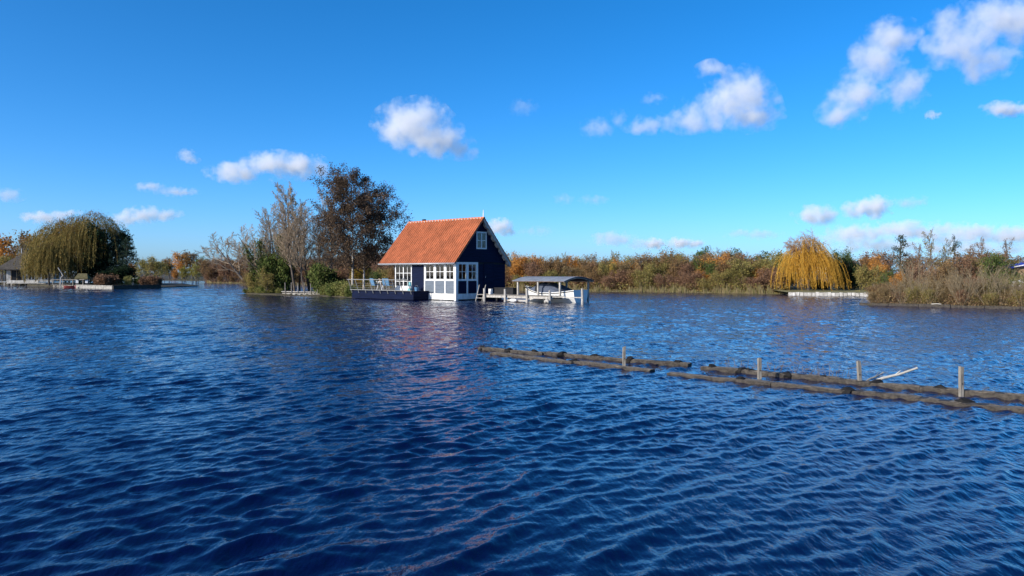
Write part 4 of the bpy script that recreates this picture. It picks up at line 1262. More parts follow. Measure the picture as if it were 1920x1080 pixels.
def islet(name, outline, z, m, label, seed=1):
    """low island from a list of world xy points, with a ragged bank"""
    rg = random.Random(seed)
    P = []
    for a, b in zip(outline, outline[1:] + outline[:1]):
        n = max(1, int((Vector(b) - Vector(a)).length / 0.7))
        for k in range(n):
            q = k / n
            P.append((a[0] + (b[0] - a[0]) * q + rg.uniform(-0.10, 0.10), a[1] + (b[1] - a[1]) * q + rg.uniform(-0.10, 0.10)))
    n = len(P)
    cx = sum(p[0] for p in P) / n; cy = sum(p[1] for p in P) / n
    v, f = [], []
    for (s, zz) in ((1.0, -0.8), (1.0, z * 0.5), (0.97, z), (0.6, z + 0.05)):
        for p in P: v.append((cx + (p[0] - cx) * s, cy + (p[1] - cy) * s, zz + (rg.uniform(-0.03, 0.03) if zz > 0 else 0)))
    for r in range(3):
        for i in range(n): f.append((r * n + i, r * n + (i + 1) % n, (r + 1) * n + (i + 1) % n, (r + 1) * n + i))
    f.append(tuple(3 * n + i for i in range(n)))
    o = MB().add(v, f).build(name, m)
    tag(o, label, kind='structure')
    return o
def g2(px, py): p = ground(px, py); return (p.x, p.y)
# island with the bare trees
islet('island_ground', [g2(458, 551), g2(500, 553.2), g2(560, 554.5), g2(610, 556), g2(664, 558.5), (-11.6, 66.0), (-13.0, 72.0), (-15.5, 78.0), (-22.0, 80.5), (-25.8, 76.5)], 0.10, GRASS, 'narrow overgrown islet beside the boathouse terrace', 2)
# island with the thatched cottage
islet('island_ground', [g2(-260, 533), g2(0, 533.5), g2(60, 536), g2(142, 538.5), g2(212, 540.5), g2(300, 539.5), (-47.5, 116.0), (-56.0, 132.0), (-95.0, 150.0), (-125, 150)], 0.22, GRASS, 'cottage island with lawn edged by low quays', 3)
# wooded peninsula close by
islet('peninsula_ground', [g2(1626, 572.2), g2(1700, 574.0), g2(1800, 576.8), g2(1920, 580), g2(2150, 586), (45.0, 40.0), (46.0, 58.0), (33.0, 61.5), (28.5, 57.0), (24.9, 52.0)], 0.14, GRASS, 'overgrown peninsula edged with a dark low plank', 5)

# ------------------------------------------------------------------ far banks: rows of individual shrubs and trees
rnd = random.Random(17)
def shore_y(px):
    T = [(383, 530.4), (480, 531.6), (600, 534), (700, 537), (830, 541), (960, 544.6), (1100, 546.6), (1300, 549.0), (1470, 551.6), (1700, 556.5), (2000, 558)]
    for (a, b) in zip(T[:-1], T[1:]):
        if a[0] <= px <= b[0]: return a[1] + (b[1] - a[1]) * (px - a[0]) / (b[0] - a[0])
    return T[-1][1]
ORD = ['first', 'second', 'third', 'fourth', 'fifth', 'sixth', 'seventh', 'eighth', 'ninth', 'tenth', 'eleventh', 'twelfth', 'thirteenth', 'fourteenth', 'fifteenth', 'sixteenth', 'seventeenth', 'eighteenth', 'nineteenth', 'twentieth'] + ['twenty-' + w for w in ('first', 'second', 'third', 'fourth', 'fifth', 'sixth', 'seventh', 'eighth', 'ninth')] + ['thirtieth']
WORDS = {'s_rust': 'rust-brown', 's_orange': 'orange', 's_olive': 'olive-green', 's_brown': 'dull brown', 's_tan': 'tan dry', 's_green': 'green', 's_yellow': 'yellow', 's_yellowgreen': 'yellow-green'}
def shrub_row(x0, x1, step, d0, d1, h0, h1, kinds, where, group, sx=1.0):
    px = x0; cnt = 0
    while px < x1:
        p = ground(px, shore_y(px))
        dd = rnd.uniform(d0, d1)
        k = rnd.choice(kinds)
        sc = (p.y + dd) / p.y
        put(k, rnd.randrange(3), 'autumn_shrub', where % (WORDS[k], ORD[cnt]), 'shrub', (p.x * sc, p.y * sc, 0.1), rnd.uniform(h0, h1), None, group, sx * rnd.uniform(0.85, 1.2)); cnt += 1
        px += step * rnd.uniform(0.75, 1.3)
MIX = ['s_rust', 's_olive', 's_olive', 's_brown', 's_orange', 's_tan', 's_green', 's_tan', 's_olive', 's_tan', 's_orange', 's_rust']
# right of the boathouse
W1 = '%s shrub, %s from the boathouse in the thicket waterline row'; W2 = '%s shrub, %s from the boathouse in the thicket second row'; W3 = W2.replace('second row', 'third row'); W4 = W2.replace('second row', 'rearmost row')
shrub_row(948, 1474, 26, 0.8, 2.2, 1.5, 2.4, ['s_olive', 's_rust', 's_brown', 's_tan', 's_green', 's_olive'], W1, 'thicket shrubs by the waterline', 1.15)
shrub_row(948, 1474, 29, 3.0, 5.0, 2.7, 3.6, MIX, W2, 'taller thicket shrubs behind the waterline')
shrub_row(942, 1478, 32, 6.0, 9.0, 3.2, 4.1, MIX + ['s_orange', 's_rust'], W3, 'taller thicket shrubs behind the waterline')
shrub_row(942, 1478, 36, 11.0, 16.0, 3.6, 4.7, ['s_rust', 's_brown', 's_olive', 's_rust'], W4, 'taller thicket shrubs behind the waterline')
def spot(px, Y, z=0.15): p = at(px, Y, z); return (p.x, p.y, p.z)
def top(py, Y, z=0.15): return zat(py, Y) - z
# ones that stand out
put('s_orange', 0, 'orange_tree', 'bright orange tree right behind the boathouse gable corner', 'tree', spot(975, 92), top(473, 92), sx=0.8)
put('s_orange', 1, 'orange_shrub', 'small round bright orange shrub in the middle of the thicket', 'shrub', spot(1317, 80.5), top(505, 80.5), sx=1.1)
put('s_green', 0, 'green_bush', 'fresh green bush low in the long thicket', 'shrub', spot(1365, 80), top(513, 80), sx=1.9)
put('s_yellow', 1, 'yellow_shrub', 'small yellow-leaved shrub under the thicket skyline', 'shrub', spot(1152, 86), top(498, 86), sx=0.7)
put('t_green', 0, 'dark_green_tree', 'round dark green tree rising above the thicket skyline', 'tree', spot(1312, 120), top(465, 120), sx=1.1)
put('t_green', 0, 'dark_green_tree', 'wide dark green tree on the skyline nearer the golden willow', 'tree', spot(1372, 125), top(468, 125), sx=1.25)
put('t_green', 0, 'dark_green_tree', 'low dark green tree crown just before the golden willow', 'tree', spot(1430, 120), top(473, 120), sx=1.2)
put('t_olive', 0, 'bare_topped_tree', 'olive tree low on the skyline behind the thicket', 'tree', spot(1265, 118), top(477, 118), sx=1.2)
for px, py, lb in ((1010, 478, 'twiggy young tree nearest the boathouse gable'), (1060, 471, 'broad twiggy young tree over the boat shelter roof'), (1150, 468, 'slim windblown young tree poking above the thicket'), (1210, 482, 'small twiggy tree in the thicket skyline dip'),
                   (1340, 463, 'thin russet tree beside the round dark green tree')):
    Y = shore_y(px); p = ground(px, Y); YY = p.y + 9
    put('twiggy', px % 2, 'young_tree', lb, 'tree', spot(px, YY), top(py, YY), sx=0.8 if py < 475 else 1.0)
# left, behind the islet: brown leafless wood
def wood_row(x0, x1, step, d0, d1, h0, h1, where, group):
    px = x0; cnt = 0
    while px < x1:
        p = ground(px, shore_y(px)); dd = rnd.uniform(d0, d1); sc = (p.y + dd) / p.y
        put('thicket', rnd.randrange(3), 'bare_tree', 'brown half-bare tree, %s from the channel in the %s' % (ORD[min(cnt, 29)], where), 'tree', (p.x * sc, p.y * sc, 0.1), rnd.uniform(h0, h1), None, group, rnd.uniform(0.9, 1.25)); cnt += 1
        px += step * rnd.uniform(0.75, 1.3)
wood_row(394, 735, 12.5, 1.5, 4, 3.2, 4.4, 'front row behind the islet', 'edge of the brown wood behind the islet')
wood_row(388, 735, 14, 5, 9, 4.4, 5.4, 'middle row behind the islet', 'brown wood behind the islet')
wood_row(385, 735, 20, 12, 18, 5.0, 6.2, 'rear row behind the islet', 'brown wood behind the islet')
shrub_row(392, 735, 22, 0.8, 2.0, 1.2, 2.0, ['s_tan', 's_rust', 's_brown'], '%s shrub, %s from the channel in the undergrowth below the brown wood', 'undergrowth below the brown wood', 1.2)
put('s_olive', 0, 'olive_shrub', 'olive green shrub seen under the roof overhang', 'shrub', spot(722, 92), top(503, 92), sx=1.0)
put('s_rust', 1, 'rust_shrub', 'rusty shrub beside the doors under the roof overhang', 'shrub', spot(738, 90), top(499, 90), sx=0.9)
put('s_green', 1, 'green_shrub', 'green shrub behind the far end of the terrace', 'shrub', spot(704, 88), top(506, 88), sx=1.0)
# beyond the channel on the left
for (px, Y, py, k, i, sx, lb) in ((318, 230, 484, 't_rust', 0, 1.2, 'rust tree at the edge of the far channel'), (342, 225, 476, 't_orange', 0, 1.3, 'orange-brown round tree across the channel'), (362, 240, 472, 't_rust', 0, 1.3, 'russet dome-shaped tree across the channel'),
                                  (372, 212, 482, 't_green', 0, 0.9, 'dark green tree among the orange trees across the channel'), (347, 208, 497, 's_yellowgreen', 0, 1.0, 'yellow-green shrub standing at the channel end'), (368, 207, 494, 's_yellowgreen', 1, 0.9, 'taller yellow-green shrub before the dark green tree'),
                                  (328, 209, 505, 's_orange', 0, 1.0, 'low orange shrub at the waterline of the channel'), (386, 214, 486, 't_olive', 0, 0.9, 'olive tree where the channel meets the brown wood'), (308, 228, 494, 't_olive', 0, 1.1, 'small olive tree by the cottage island tip, across the channel'), (392, 218, 489, 't_rust', 0, 0.8, 'rusty tree half hidden behind the brown wood')):
    put(k, i, 'channel_tree' if k[0] == 't' else 'channel_shrub', lb, 'tree' if k[0] == 't' else 'shrub', spot(px, Y, 0.1), top(py, Y, 0.1), sx=sx)
for (px, Y, py, k, lb) in ((-15, 175, 462, 't_olive', 'olive tree at the picture edge behind the cottage'), (18, 168, 445, 't_orange', 'pale orange tree rising behind the cottage chimney'), (48, 160, 438, 't_rust', 'large rust-orange tree between chimney and willow'), (5, 150, 480, 't_olive', 'olive bushy tree beside the thatched roof')):
    put(k, 0, 'autumn_tree', lb, 'tree', spot(px, Y, 0.3), top(py, Y, 0.3), sx=1.2)

cnt = 0
for px in list(range(-190, 30, 24)) + [252, 272, 291, 303, 322]:
    Yf = rnd.uniform(214, 236); kk = rnd.choice(['t_rust', 't_olive', 't_orange', 't_rust'])
    put(kk, 0, 'far_tree', '%s tree, %s from the picture edge in the far row behind the cottage' % ({'t_rust': 'rusty', 't_olive': 'olive', 't_orange': 'orange'}[kk], ORD[cnt]), 'tree', spot(px, Yf, 0.1), rnd.uniform(5.5, 8.0) if px < 100 else rnd.uniform(4.0, 5.5), None, 'far row of trees behind the cottage island', 1.3)
    cnt += 1
# reeds and undergrowth along the water's edge: beyond counting
def reeds(name, label, px0, px1, n, h, depth, m, seed):
    rng = np.random.default_rng(seed)
    px = rng.uniform(px0, px1, n)
    P_ = np.array([tuple(ground(a, shore_y(a))) for a in px])
    d = rng.uniform(0.05, depth, n)
    P_ *= ((P_[:, 1] + d) / P_[:, 1])[:, None]
    P_[:, 2] = 0.0
    clump = 0.35 + 0.45 * np.sin(px * 0.061) * np.sin(px * 0.0237 + 2) + 0.25 * np.sin(px * 0.31) + rng.normal(size=n) * 0.25
    hh = h * np.clip(clump, 0.12, 1.3)
    ln = rng.normal(size=(n, 2)) * 0.16
    topp = P_ + np.stack([ln[:, 0] * hh, ln[:, 1] * hh, hh], 1)
    mid = P_ * 0.5 + topp * 0.5; mid[:, 2] += 0.05 * hh
    w = rng.uniform(0.02, 0.045, n)[:, None] * np.array([[1, 0, 0]])
    co = np.stack([P_ - w, P_ + w, mid + w * 0.8, topp, mid - w * 0.8], 1).reshape(-1, 3)
    o = link(name, np_mesh(name, co, np.arange(5 * n).reshape(n, 5), m))
    tag(o, label, kind='stuff')
reeds('reed_fringe', 'dry tan reeds fringing the long thicket', 945, 1475, 2600, 0.85, 0.8, LF['reed'], 3)
reeds('reed_fringe', 'dry tan reeds below the brown wood', 388, 735, 1500, 0.5, 0.8, LF['reed'], 4)
def carpet(name, label, poly_fn, n, h, m, size, seed):
    rng = np.random.default_rng(seed)
    pos = poly_fn(rng, n)
    pos[:, 2] = 0.12 + rng.random(len(pos)) ** 1.6 * h
    co, q = leaf_quads(rng, pos, size, 0.5)
    o = link(name, np_mesh(name, co, q, m)); tag(o, label, kind='stuff')
def along(px0, px1, d0, d1):
    def fn(rng, n):
        px = rng.uniform(px0, px1, n)
        P_ = np.array([tuple(ground(a, shore_y(a))) for a in px]); d = rng.uniform(d0, d1, n)
        return P_ * ((P_[:, 1] + d) / P_[:, 1])[:, None]
    return fn
carpet('undergrowth', 'tangled brown undergrowth filling the long thicket', along(945, 1478, 0.6, 9), 16000, 1.5, LF['brown'], 0.16, 5)
carpet('undergrowth', 'olive undergrowth at the feet of the long thicket', along(945, 1478, 0.3, 2.2), 6000, 0.9, LF['olive'], 0.14, 6)
carpet('undergrowth', 'leaf litter and scrub under the brown wood', along(386, 760, 0.5, 14), 16000, 1.6, LF['brown'], 0.2, 7)

# ------------------------------------------------------------------ islet beside the terrace
put('alder', 0, 'alder_tree', 'tall spreading brown-leaved tree with pale trunks behind the terrace', 'tree', (*at(670, 66.5, 0.15),), top(335, 66.5), 0.0, None, 0.92)
def lean_put(kind, i, px, Y, py, lb, sx=1.2, rz=0.0):
    put(kind, i, 'bare_poplar', lb, 'tree', spot(px, Y), top(py, Y), rz, None, sx)
lean_put('poplar', 0, 553, 71.5, 348, 'tallest slender bare tree leaning over the islet')
lean_put('poplar', 1, 571, 70.5, 392, 'bare tree with a pale leaning trunk by the landing stage', 1.0)
lean_put('poplar', 2, 592, 73, 350, 'bare upright tree just next to the brown-leaved tree', 1.0, R(150))
lean_put('poplar', 0, 528, 74, 400, 'shorter bare tree at the islet middle with upright twigs', 1.1, R(200))
lean_put('poplar', 1, 552, 72.5, 342, 'slender bare tree crossing behind the tallest one', 1.3, R(40))
lean_put('poplar', 2, 525, 73.5, 378, 'bushy bare tree rising out of the islet scrub', 1.5, R(10))
lean_put('poplar', 0, 612, 74.5, 358, 'bare tree overlapping the edge of the brown-leaved crown', 1.4, R(120))
lean_put('poplar', 1, 580, 74.5, 385, 'finely twigged bare tree between the two upright ones', 1.5, R(300))
lean_put('poplar', 2, 535, 75, 362, 'full-twigged bare tree behind the tallest one', 1.6, R(190))
lean_put('poplar', 2, 620, 72.5, 388, 'bare tree in front of the brown-leaved crown', 1.4, R(250))
lean_put('poplar', 1, 506, 75, 405, 'bare tree rising behind the ivy-covered trunks', 1.5, R(80))
put('bare', 0, 'bare_tree', 'spreading bare tree among the ivy at the islet', 'tree', spot(508, 74), top(420, 74), 0.4, None, 0.8)
put('leaning', 0, 'leaning_tree', 'bare tree slanting over the ivy trunks in the islet middle', 'tree', spot(525, 74, 0.1), top(418, 74), 0.5, None, 0.9)
put('leaning', 0, 'leaning_tree', 'small slanting bare tree between ivy and landing stage', 'tree', spot(508, 75.5, 0.1), top(436, 75.5), -0.4, None, 0.9)
put('leaning', 0, 'leaning_tree', 'bare tree leaning far out over the water at the islet tip', 'tree', spot(478, 74.5), top(432, 74.5), 0.0, None, 1.15)
put('bare', 1, 'bare_tree', 'wide-branching bare tree behind the landing stage', 'tree', spot(562, 75, 0.1), top(395, 75), 2.6, None, 0.75)
put('bare', 0, 'bare_tree', 'round-crowned bare tree left of the brown-leaved tree', 'tree', spot(600, 75, 0.1), top(385, 75), 4.0, None, 0.7)
put('bare', 1, 'bare_tree', 'small bare tree at the islet tip above the water', 'tree', spot(470, 75.5), top(446, 75.5), 1.4, None, 0.7)
g_ivy(1, [(0, 0, 0), (-0.35, 0, 1.3), (-0.8, 0, 2.8), (-1.35, 0, 4.6)], 0.20, 1500)
g_ivy(2, [(0, 0, 0), (-0.1, 0, 1.6), (-0.35, 0, 3.2), (-0.55, 0, 4.9)], 0.30, 2300)
g_ivy(3, [(0, 0, 0), (-0.25, 0, 1.7), (-0.5, 0, 3.6), (-0.9, 0, 5.4)], 0.36, 2000)
put('ivy1', 0, 'ivy_trunk', 'ivy-wrapped trunk leaning at the tip of the islet', 'tree', spot(486, 73), top(459, 73), 0.0)
put('ivy2', 0, 'ivy_trunk', 'thick ivy-covered trunk second from the islet tip', 'tree', spot(497, 72.5), top(452, 72.5), 0.0)
put('ivy3', 0, 'ivy_trunk', 'ivy-hung trunk nearest the landing stage', 'tree', spot(541, 72.5), top(443, 72.5), 0.0)
for (px, Y, py, k, i, sx, lb) in ((478, 73.5, 510, 's_olive', 0, 1.0, 'olive scrub at the tip of the islet'), (500, 71.5, 503, 's_olive', 1, 0.9, 'dense olive scrub under the ivy trunks'), (520, 72.5, 485, 'evergreen', 0, 0.8, 'ivy-green bush in the middle of the islet scrub'),
                                  (536, 73.5, 500, 's_brown', 0, 0.9, 'brown scrub just before the landing stage'), (509, 74.5, 478, 's_tan', 0, 0.7, 'tan twiggy scrub behind the ivy trunks'), (466, 74.5, 512, 's_tan', 1, 1.2, 'tan scrub trailing over the water at the islet tip'),
                                  (607, 67.5, 500, 'evergreen', 0, 0.85, 'glossy evergreen bush by the end of the landing stage'), (618, 67.5, 508, 'darkbush', 0, 0.8, 'dark evergreen bush shading the bank near the terrace'),
                                  (676, 68.5, 497, 's_yellow', 0, 0.75, 'bright yellow shrub behind the terrace railing'), (640, 70, 505, 's_brown', 1, 1.1, 'brown shrub behind the green bank cover'), (590, 75, 500, 's_rust', 0, 1.0, 'rusty shrub at the foot of the upright bare tree')):
    put(k, i, 'islet_shrub', lb, 'shrub', spot(px, Y), top(py, Y), None, None, sx)
for (px, py_b, hgt, i, sx, lb) in ((610, 555.4, 1.0, 0, 1.0, 'green cover spilling over the bank right beside the landing stage'), (630, 556.4, 1.25, 1, 1.0, 'ivy-green cover on the bank midway to the terrace'), (648, 557.4, 1.05, 0, 0.9, 'yellow-green cover against the end of the terrace'),
                                   (474, 551.4, 0.7, 0, 1.1, 'low yellow-green cover at the islet tip'), (492, 552.2, 0.75, 1, 1.1, 'low ivy cover under the ivy-clad trunks'), (504, 552.5, 0.6, 1, 1.0, 'low dark ivy cover between the two yellow-green patches'), (462, 551.0, 0.55, 1, 1.0, 'small ivy tuft at the very tip of the islet'), (483, 551.9, 0.6, 0, 1.0, 'low cover just past the islet tip'), (600, 555.0, 0.8, 1, 0.9, 'ivy cover hiding the far end of the landing stage'), (620, 556.0, 1.0, 0, 0.9, 'leafy cover below the dark evergreen bush'), (639, 556.9, 1.2, 0, 0.9, 'yellow-green cover second from the terrace'), (657, 558.0, 0.9, 1, 0.9, 'ivy cover tucked under the railing end'), (520, 552.9, 0.55, 0, 0.9, 'low yellow-green cover at the near end of the landing stage')):
    p = ground(px, py_b); put('cover', i, 'bank_cover', lb, 'shrub', (p.x, p.y + 0.5, 0.02), hgt, None, None, sx)
# landing stage with thin posts
p0, p1 = ground(527, 553.2), ground(600, 555.0)
ls = empty('landing_stage', p0, math.atan2(p1.y - p0.y, p1.x - p0.x), 'low plank landing stage with thin posts on the islet bank', 'landing stage')
LL = (p1 - p0).length
for i in range(3): box('plank', M['weathered'], ls, 0, LL, 0.0 + i * 0.22, 0.2 + i * 0.22, 0.30 + 0.004 * i, 0.35)
box('lower_board', M['deckwood'], ls, 0.2, LL, -0.05, -0.01, 0.12, 0.22)
for i in range(6):
    x = 0.65 + i * (LL - 0.9) / 5
    MB().tube([(x, -0.08, -0.6), (x + 0.02, -0.08, 0.5), (x, -0.08, 1.15 + 0.12 * math.sin(i * 3))], [0.045, 0.04, 0.035], 6).build('post', M['deckwood'], ls)
for i in range(5):
    x = 1.3 + i * (LL - 1.6) / 5
    rs = random.Random(i)
    q = [(x + sx * 0.17 * rs.uniform(0.8, 1.2), -0.12 + sy * 0.12, zz + rs.uniform(-0.03, 0.03)) for zz, k in ((-0.1, 1), (0.17, 0.8)) for sx, sy in ((-1, -1), (1, -1), (1, 1), (-1, 1))]
    st_ = MB().hexa(q).build('edge_stone', M['chalk'] if i % 2 else M['concrete'], ls)

# ------------------------------------------------------------------ cottage island
YC = 126.0
ct = empty('thatched_cottage', spot(46, YC, 0.25), R(18), 'small white cottage with a steep thatched roof and brick chimney', 'cottage')
k = YC / FPX
wl, wh = 5.2, 2.15
box('wall', M['chalk'], ct, -2.6, 4.2, 0, 5, 0.3, 0.3 + wh)
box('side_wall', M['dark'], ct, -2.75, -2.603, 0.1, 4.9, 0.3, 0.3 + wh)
rt = MB().add([(-3.9, -0.9, 2.25), (5.2, -0.9, 2.25), (5.2, 6.0, 2.25), (-3.9, 6.0, 2.25), (0.0, 2.5, 5.75), (4.6, 2.5, 5.75), (-3.9, -0.9, 2.45), (5.2, -0.9, 2.45), (5.2, 6.0, 2.45), (-3.9, 6.0, 2.45)],
         [(0, 3, 2, 1), (6, 7, 5, 4), (7, 8, 5), (8, 9, 4, 5), (9, 6, 4), (0, 1, 7, 6), (1, 2, 8, 7), (2, 3, 9, 8), (3, 0, 6, 9)]).build('thatched_roof', M['thatch'], ct)
MB().tube([(-0.1, 2.5, 5.75), (2.4, 2.5, 5.86), (4.7, 2.5, 5.75)], 0.16, 7).build('ridge', M['weathered'], rt)
cm = MB().box(-0.95, -0.25, 2.0, 2.7, 3.2, 6.05).build('chimney', M['brick'], ct)
MB().box(-1.02, -0.93, 1.97, 2.73, 3.6, 6.0).build('render_strip', M['white'], cm)
MB().box(-1.05, -0.15, 1.9, 2.8, 6.05, 6.2).add([(-0.95, 2.0, 6.2), (-0.25, 2.0, 6.2), (-0.25, 2.7, 6.2), (-0.95, 2.7, 6.2), (-0.6, 2.35, 6.75)], [(0, 1, 4), (1, 2, 4), (2, 3, 4), (3, 0, 4)]).build('chimney_cap', M['dark'], cm)
for (a, b, z0, z1) in ((-1.9, -0.3, 0.45, 2.2), (0.55, 1.5, 0.75, 2.15), (2.5, 3.4, 0.75, 2.1)):
    w_ = MB().box(a, b, -0.06, -0.003, z0, z1).build('window', M['dark'], ct)
    for q in (0.0, 0.5, 1.0): MB().box(a + (b - a) * q - 0.05, a + (b - a) * q + 0.05, -0.09, -0.062, z0, z1).build('window_frame', M['tan'] if a < 0 else M['white'], w_)
ctr = empty('white_terrace', spot(45, YC - 4.3, 0.0), R(4), 'long white terrace wall in front of the thatched cottage', 'terrace')
box('parapet', M['chalk'], ctr, -2.6, 2.2, 0, 0.25, 0.45, 0.85)
box('slab', M['concrete'], ctr, -2.7, 3.3, -0.05, 3.0, 0.32, 0.44)
for i in range(5): box('pier', M['dark'], ctr, -2.4 + i * 1.25, -2.2 + i * 1.25, 0.02, 0.22, -0.5, 0.32)
cj = empty('cottage_jetty', spot(8, YC - 2.5, 0.0), R(2), 'low pale jetty at the picture edge beside the cottage', 'jetty')
box('deck', M['weathered'], cj, -4, 1.9, 0, 1.2, 0.52, 0.62)
for i in range(5): box('pile', M['weathered'], cj, -3.4 + i * 1.1, -3.26 + i * 1.1, 0.02, 0.16, -0.5, 0.52)
put('willow', 0, 'weeping_willow', 'huge weeping willow drooping over the cottage island quay', 'tree', spot(146, 117, 0.2), top(400, 117, 0.2), 0.0, None, 0.95)
put('willowlow', 0, 'weeping_willow', 'smaller willow curtain hanging to the water beside the cottage', 'tree', spot(92, 112, 0.2), top(452, 112, 0.2), 0.0, None, 0.8)
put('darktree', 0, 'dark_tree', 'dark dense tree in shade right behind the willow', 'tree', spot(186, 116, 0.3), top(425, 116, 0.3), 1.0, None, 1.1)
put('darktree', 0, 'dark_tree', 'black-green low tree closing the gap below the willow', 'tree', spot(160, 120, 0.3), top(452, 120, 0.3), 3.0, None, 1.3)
put('spruce', 0, 'conifer', 'blue-green conifer standing beside the dark dense tree', 'tree', spot(216, 115, 0.3), top(438, 115, 0.3), None, None, 1.1)
put('spruce', 1, 'conifer', 'outer conifer of the cottage island, stepping down to the water', 'tree', spot(238, 114, 0.3), top(444, 114, 0.3), None, None, 1.0)
put('darkbush', 0, 'dark_bush', 'dark bush at the foot of the conifers', 'shrub', spot(222, 111, 0.3), top(500, 111, 0.3), None, None, 1.6)
for (px, py, sx, lb) in ((264, 486, 0.75, 'olive small tree next to the conifers'), (281, 481, 0.75, 'olive small tree with a bare stem, middle of three'), (298, 490, 0.7, 'olive small tree at the island end')):
    put('t_olive', 0, 'small_tree', lb, 'tree', spot(px, 109, 0.3), top(py, 109, 0.3), None, None, sx)
def quay(name, px0, py0, px1, py1, h, m, label, n=1):
    a, b = ground(px0, py0), ground(px1, py1)
    q = empty(name, a, math.atan2(b.y - a.y, b.x - a.x), label, 'quay')
    L_ = (b - a).length
    nn = max(2, int(L_ / 1.3))
    for i in range(nn): box('panel', m, q, L_ * i / nn + 0.015, L_ * (i + 1) / nn - 0.015, -0.05 + 0.02 * (i % 2), 0.12, -0.4, h)
    box('cap', m, q, -0.05, L_ + 0.05, -0.10, 0.25, h + 0.003, h + 0.07)
quay('quay_wall', 143, 539.5, 211, 542.0, 0.36, M['concrete'], 'pale concrete quay along the cottage island lawn')
quay('timber_quay', 212, 542.2, 302, 540.6, 0.42, M['wetwood'], 'black timber quay at the end of the cottage island')
quay('timber_quay', 100, 537.3, 142, 539.3, 0.25, M['deckwood'], 'low grey quay under the willow by the red boat')
for (px, Y, hgt, k, sx, lb) in ((202, 102, 1.25, 'heather', 1.3, 'big russet bush on the concrete quay'), (187, 102.5, 0.8, 'heather', 1.1, 'smaller russet bush on the quay'), (241, 103, 1.1, 'cover', 0.8, 'green-yellow bush on the black timber quay'), (258, 103.5, 0.95, 'evergreen', 0.9, 'dark green bush on the black timber quay'),
                                (275, 103.5, 1.05, 'heather', 1.0, 'russet bush toward the end of the timber quay'), (292, 103.5, 1.0, 'heather', 1.0, 'last russet bush at the tip of the timber quay')):
    put(k, 0, 'quay_bush', lb, 'shrub', spot(px, Y, 0.4), hgt, None, None, sx)
rbp = spot(131, 103.5, 0.0)
rb = empty('rowing_boat', rbp, R(-2), 'faded red rowing boat moored under the willow', 'boat')
mb = MB(); st2 = []
for i in range(9):
    q = i / 8; w_ = 0.62 * math.sin(math.pi * (0.08 + 0.84 * q)) ** 0.6; s_ = 0.42 + 0.18 * abs(q - 0.5) ** 2 * 4
    st2.append([(-1.5 + 3 * q, -w_, s_), (-1.5 + 3 * q, -w_ * 0.7, 0.05), (-1.5 + 3 * q, 0, -0.1), (-1.5 + 3 * q, w_ * 0.7, 0.05), (-1.5 + 3 * q, w_, s_)])
for i in range(8): mb.add(st2[i] + st2[i + 1], [(j, j + 1, 5 + j + 1, 5 + j) for j in range(4)])
mb.build('hull', M['red'], rb); rb.scale = (0.5, 0.75, 0.6)
for q in (-0.6, 0.4): box('thwart', M['tan'], rb, q, q + 0.22, -0.5, 0.5, 0.32, 0.36)
dv = empty('davit', spot(113.5, 106, 0.0), R(0), 'white bent davit post beside the red rowing boat', 'davit')
MB().tube([(0, 0, 0), (0.02, 0, 1.35), (0.35, 0, 1.65)], 0.09, 6).build('post', M['weathered'], dv)
MB().tube([(0.35, 0, 1.65), (-0.35, 0, 2.75)], 0.06, 6).build('arm', M['weathered'], dv)
MB().tube([(-0.2, 0.1, 0), (-0.2, 0.1, 0.95)], 0.05, 6).build('brace_post', M['weathered'], dv)
fe = empty('rail_fence', spot(96, 108.5, 0.3), R(2), 'single grey fence rail running behind the davit', 'fence')
box('rail', M['deckwood'], fe, 0, 4.6, 0, 0.06, 0.72, 0.82)
for i in range(4): box('post', M['deckwood'], fe, 0.1 + i * 1.4, 0.2 + i * 1.4, 0.063, 0.16, 0, 0.85)
hu = empty('thatched_shelter', spot(155, 106.5, 0.4), R(10), 'little thatch-roofed garden shelter with white feet on the quay lawn', 'shelter')
MB().add([(-0.85, -0.6, 0.75), (0.85, -0.6, 0.75), (0.85, 0.6, 0.75), (-0.85, 0.6, 0.75), (-0.55, 0, 1.55), (0.55, 0, 1.55), (-0.85, -0.6, 0.95), (0.85, -0.6, 0.95), (0.85, 0.6, 0.95), (-0.85, 0.6, 0.95)],
         [(0, 3, 2, 1), (6, 7, 5, 4), (7, 8, 5), (8, 9, 4, 5), (9, 6, 4), (0, 1, 7, 6), (1, 2, 8, 7), (2, 3, 9, 8), (3, 0, 6, 9)]).build('thatched_roof', M['mossthatch'], hu)
for sx in (-1, 1): box('white_panel', M['white'], hu, sx * 0.6 - 0.17, sx * 0.6 + 0.17, -0.35, -0.25, 0.22, 0.66)
for sx in (-1, 1):
    for sy in (-1, 1): box('post', M['dark'], hu, sx * 0.62 - 0.05, sx * 0.62 + 0.05, sy * 0.22 - 0.05, sy * 0.22 + 0.05, 0, 0.78)
bn = empty('garden_bench', spot(254, 104.6, 0.35), R(5), 'pale garden bench standing on the timber quay between bushes', 'bench')
box('seat', M['white'], bn, -0.5, 0.5, -0.2, 0.2, 0.62, 0.7)
box('backrest', M['white'], bn, -0.5, 0.5, 0.2, 0.25, 0.75, 1.0)
for sx in (-1, 1): box('leg', M['white'], bn, sx * 0.42 - 0.05, sx * 0.42 + 0.05, -0.18, 0.18, 0, 0.618)

